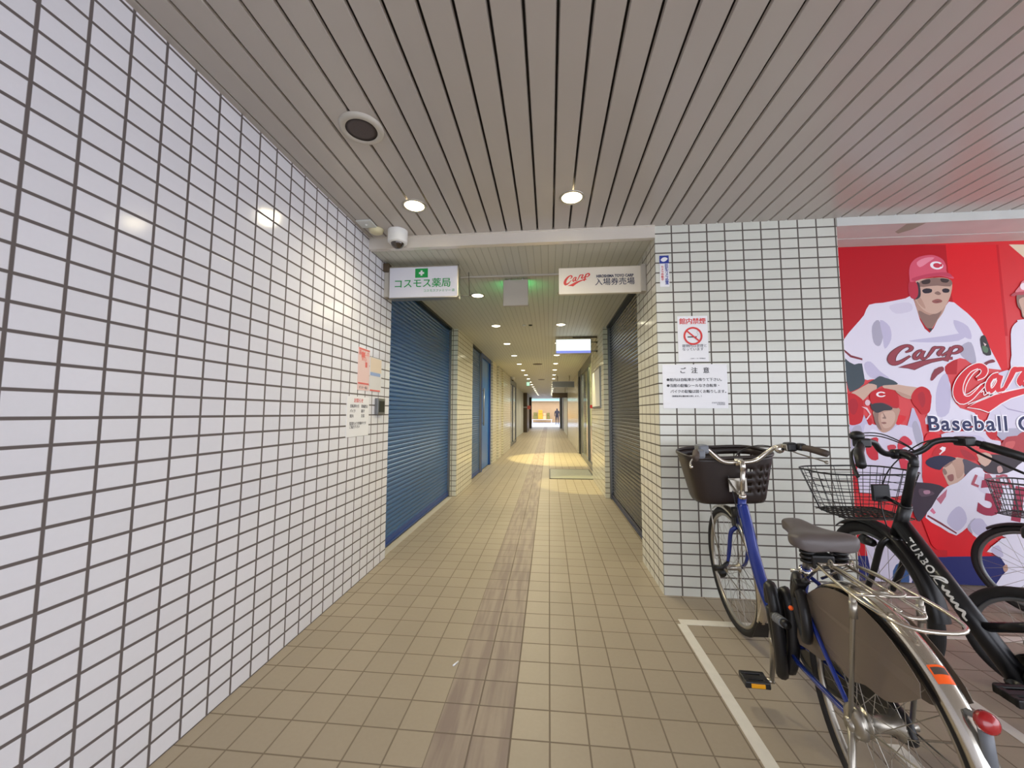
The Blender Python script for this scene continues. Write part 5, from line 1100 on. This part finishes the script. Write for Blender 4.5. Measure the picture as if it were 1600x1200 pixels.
for s in (-1, 1):
    b = s2(); b.tube([(s * 0.225, 0.757, 1.082), (s * 0.26, 0.715, 1.060), (s * 0.31, 0.63, 1.018)], [0.017, 0.018, 0.017], 12); b.build('grip', 'black', h2, local=True)
    b = s2(); b.rbox(s * 0.195 - 0.022, 0.76, 1.075, s * 0.195 + 0.022, 0.82, 1.115, 0.008); b.tube(smooth([(s * 0.21, 0.80, 1.075), (s * 0.24, 0.79, 1.045), (s * 0.275, 0.73, 1.00), (s * 0.30, 0.67, 0.965)], 4, False), 0.0075, 8, sq=0.6); b.build('brake_lever', 'black', h2, local=True)
b = s2(); b.sphere((-0.205, 0.80, 1.125), 0.028, 16, sz=0.8); b.build('bell', 'black', h2, local=True)
b = s2()
for dz in (0, 0.012): b.tube(smooth([(-0.19, 0.82, 1.10), (-0.10, 0.93, 1.115 + dz), (0.02, 0.95, 1.10 + dz), (0.10, 0.90, 1.02), (0.05, 0.93, 0.86), (0.02, 0.94, 0.70)], 5, False), 0.0028, 6)
b.tube(smooth([(0.19, 0.82, 1.10), (0.12, 0.90, 1.08), (0.02, 0.96, 0.95), (0.0, 1.0, 0.8), (0.0, 0.98, 0.68)], 5, False), 0.0028, 6); b.build('brake_cables', 'black', h2, local=True)
bk = wire_basket(B2, S2, (-0.015, 1.13, 0.925), 0.44, 0.33, 0.30, 0.24, 0.215, 'wire')
b = s2(); zf = 0.705
for i in range(14): x_ = -0.15 + 0.30 * i / 13; b.tube([(x_, 1.02, zf), (x_ * 0.9, 1.25, zf)], 0.0035, 6)
for i in range(6): y_ = 1.02 + 0.23 * i / 5; b.tube([(-0.15, y_, zf - .004), (0.14, y_, zf - .004)], 0.003, 6)
b.build('basket_floor', 'tan', bk, local=True)
b = s2(); b.rbox(-0.05, 0.965, 0.80, 0.02, 0.985, 0.88, 0.004); b.tube([(0.0, 0.97, 0.82), (0.0, 0.88, 0.80)], 0.008, 8); b.build('basket_bracket', 'blackm', B2, local=True)
b = s2(); b.T = S2; b.tube([(-0.06, 0.99, 0.60), (-0.06, 1.05, 0.60)], [0.018, 0.024], 16); b.mi(1).sphere((-0.06, 1.055, 0.60), 0.02, 12, sy=0.4); b.build('head_lamp', ['black', 'steel'], B2, local=True)
crank(B2, BB2, -1, 155, mt='blackm'); crank(B2, BB2, 1, -25, mt='blackm')
b = MB(); b.ring((0.052, 0.47, 0.295), 0.095, 0.006, n=40, tn=6); b.prism([(0.05, 0.47 + 0.092 * math.cos(i * .1745), 0.295 + 0.092 * math.sin(i * .1745)) for i in range(36)], (0.004, 0, 0)); b.build('chain_guard', 'black', B2, local=True)
saddle(B2, 0.40, 0.12, 0.86, 0.10, 'black'); b = MB(); b.cyl((0, 0.29, 0.70), (0, 0.265, 0.80), 0.014, 12); b.build('seat_post', 'steel', B2, local=True)
b = MB(); b.tube([(-0.05, 0.40, 0.28), (-0.12, 0.36, 0.14), (-0.17, 0.33, 0.012)], 0.009, 8); b.build('kickstand', 'blackm', B2, local=True)

# ---------------------------------------------------------------- two small bicycles at the right edge
def small_bike(label, X, Y, hd, r, basket, tube_mt, bm_='wireg', zb_=0.86, cyb=0.30, tr=0.017, fend=True):
    """origin under the FRONT hub; y forward"""
    t = thing('bicycle', label, 'bicycle', (X, Y, 0), (0, 0, hd), group='bicycles in the parking bays'); wb = 0.86
    wheel(t, (0, 0, r), r, tr=tr, rim='alu_dark', n_sp=24); wheel(t, (0, -wb, r), r, tr=tr, rim='alu_dark', n_sp=24)
    b = MB(); b.tube([(0, -0.17, 0.60), (0, -0.30, 0.46), (0, -0.52, 0.27)], 0.024, 14); b.cyl((0, -0.205, 0.72), (0, -0.155, 0.54), 0.021, 14)
    b.cyl((0, -0.52, 0.26), (0, -0.68, 0.60), 0.017, 12); b.tube([(0, -0.19, 0.66), (0, -0.40, 0.50), (0, -0.60, 0.42)], 0.018, 12)
    for s in (-1, 1): b.tube([(s * 0.025, -0.52, 0.26), (s * 0.05, -wb, r)], 0.009, 8); b.tube([(s * 0.02, -0.64, 0.52), (s * 0.05, -wb, r)], 0.007, 8)
    b.build('frame', tube_mt, t, local=True)
    b = MB(); b.cyl((0, -0.155, 0.54), (0, -0.15, 2 * r + 0.03), 0.022, 12)
    for s in (-1, 1): b.tube(smooth([(s * 0.02, -0.15, 2 * r + 0.03), (s * 0.045, -0.10, 2 * r - 0.03), (s * 0.048, 0, r)], 5, False), 0.0115, 10)
    b.build('fork', tube_mt, t, local=True)
    if fend:
        b = MB(); fender(b, (0, 0, r), r + 0.014, 50, 170, 0.030); b.build('front_fender', 'black', t, local=True)
        b = MB(); fender(b, (0, -wb, r), r + 0.014, 40, 180, 0.030); b.build('rear_fender', 'black', t, local=True)
    b = MB(); b.cyl((0, -0.205, 0.72), (0, -0.245, 0.90), 0.013, 12); b.build('stem', 'black', t, local=True)
    b = MB(); b.tube(smooth([(-0.26, -0.36, 0.96), (-0.2, -0.28, 0.97), (-0.08, -0.24, 0.90), (0.08, -0.24, 0.90), (0.2, -0.28, 0.97), (0.26, -0.36, 0.96)], 5, False), 0.011, 10); hb_ = b.build('handlebar', 'black', t, local=True)
    for s in (-1, 1): b = MB(); b.tube([(s * 0.215, -0.295, 0.968), (s * 0.262, -0.365, 0.958)], 0.016, 10); b.build('grip', 'black', hb_, local=True)
    if basket: wire_basket(t, Matrix.Identity(4), (0, 0.0, zb_), 0.34, 0.27, 0.26, 0.20, 0.20, bm_, r=0.0022, rr=0.005)
    saddle(t, -0.55, -0.80, 0.72, 0.09, 'black'); b = MB(); b.cyl((0, -0.68, 0.58), (0, -0.71, 0.66), 0.013, 10); b.build('seat_post', 'steel', t, local=True)
    crank(t, (0, -0.52, 0.26), -1, 60, 0.13, 'black', 'black'); crank(t, (0, -0.52, 0.26), 1, 240, 0.13, 'black', 'black')
    return t
small_bike('small dark bicycle with a grey wire basket, against the poster at the right edge', 2.93, 2.68, R(25), 0.265, True, 'wireg', zb_=0.80)
small_bike('small black bicycle behind the lettered black one, cut by the right edge', 2.10, 1.94, R(28), 0.225, False, 'blackm', tr=0.022, fend=False)
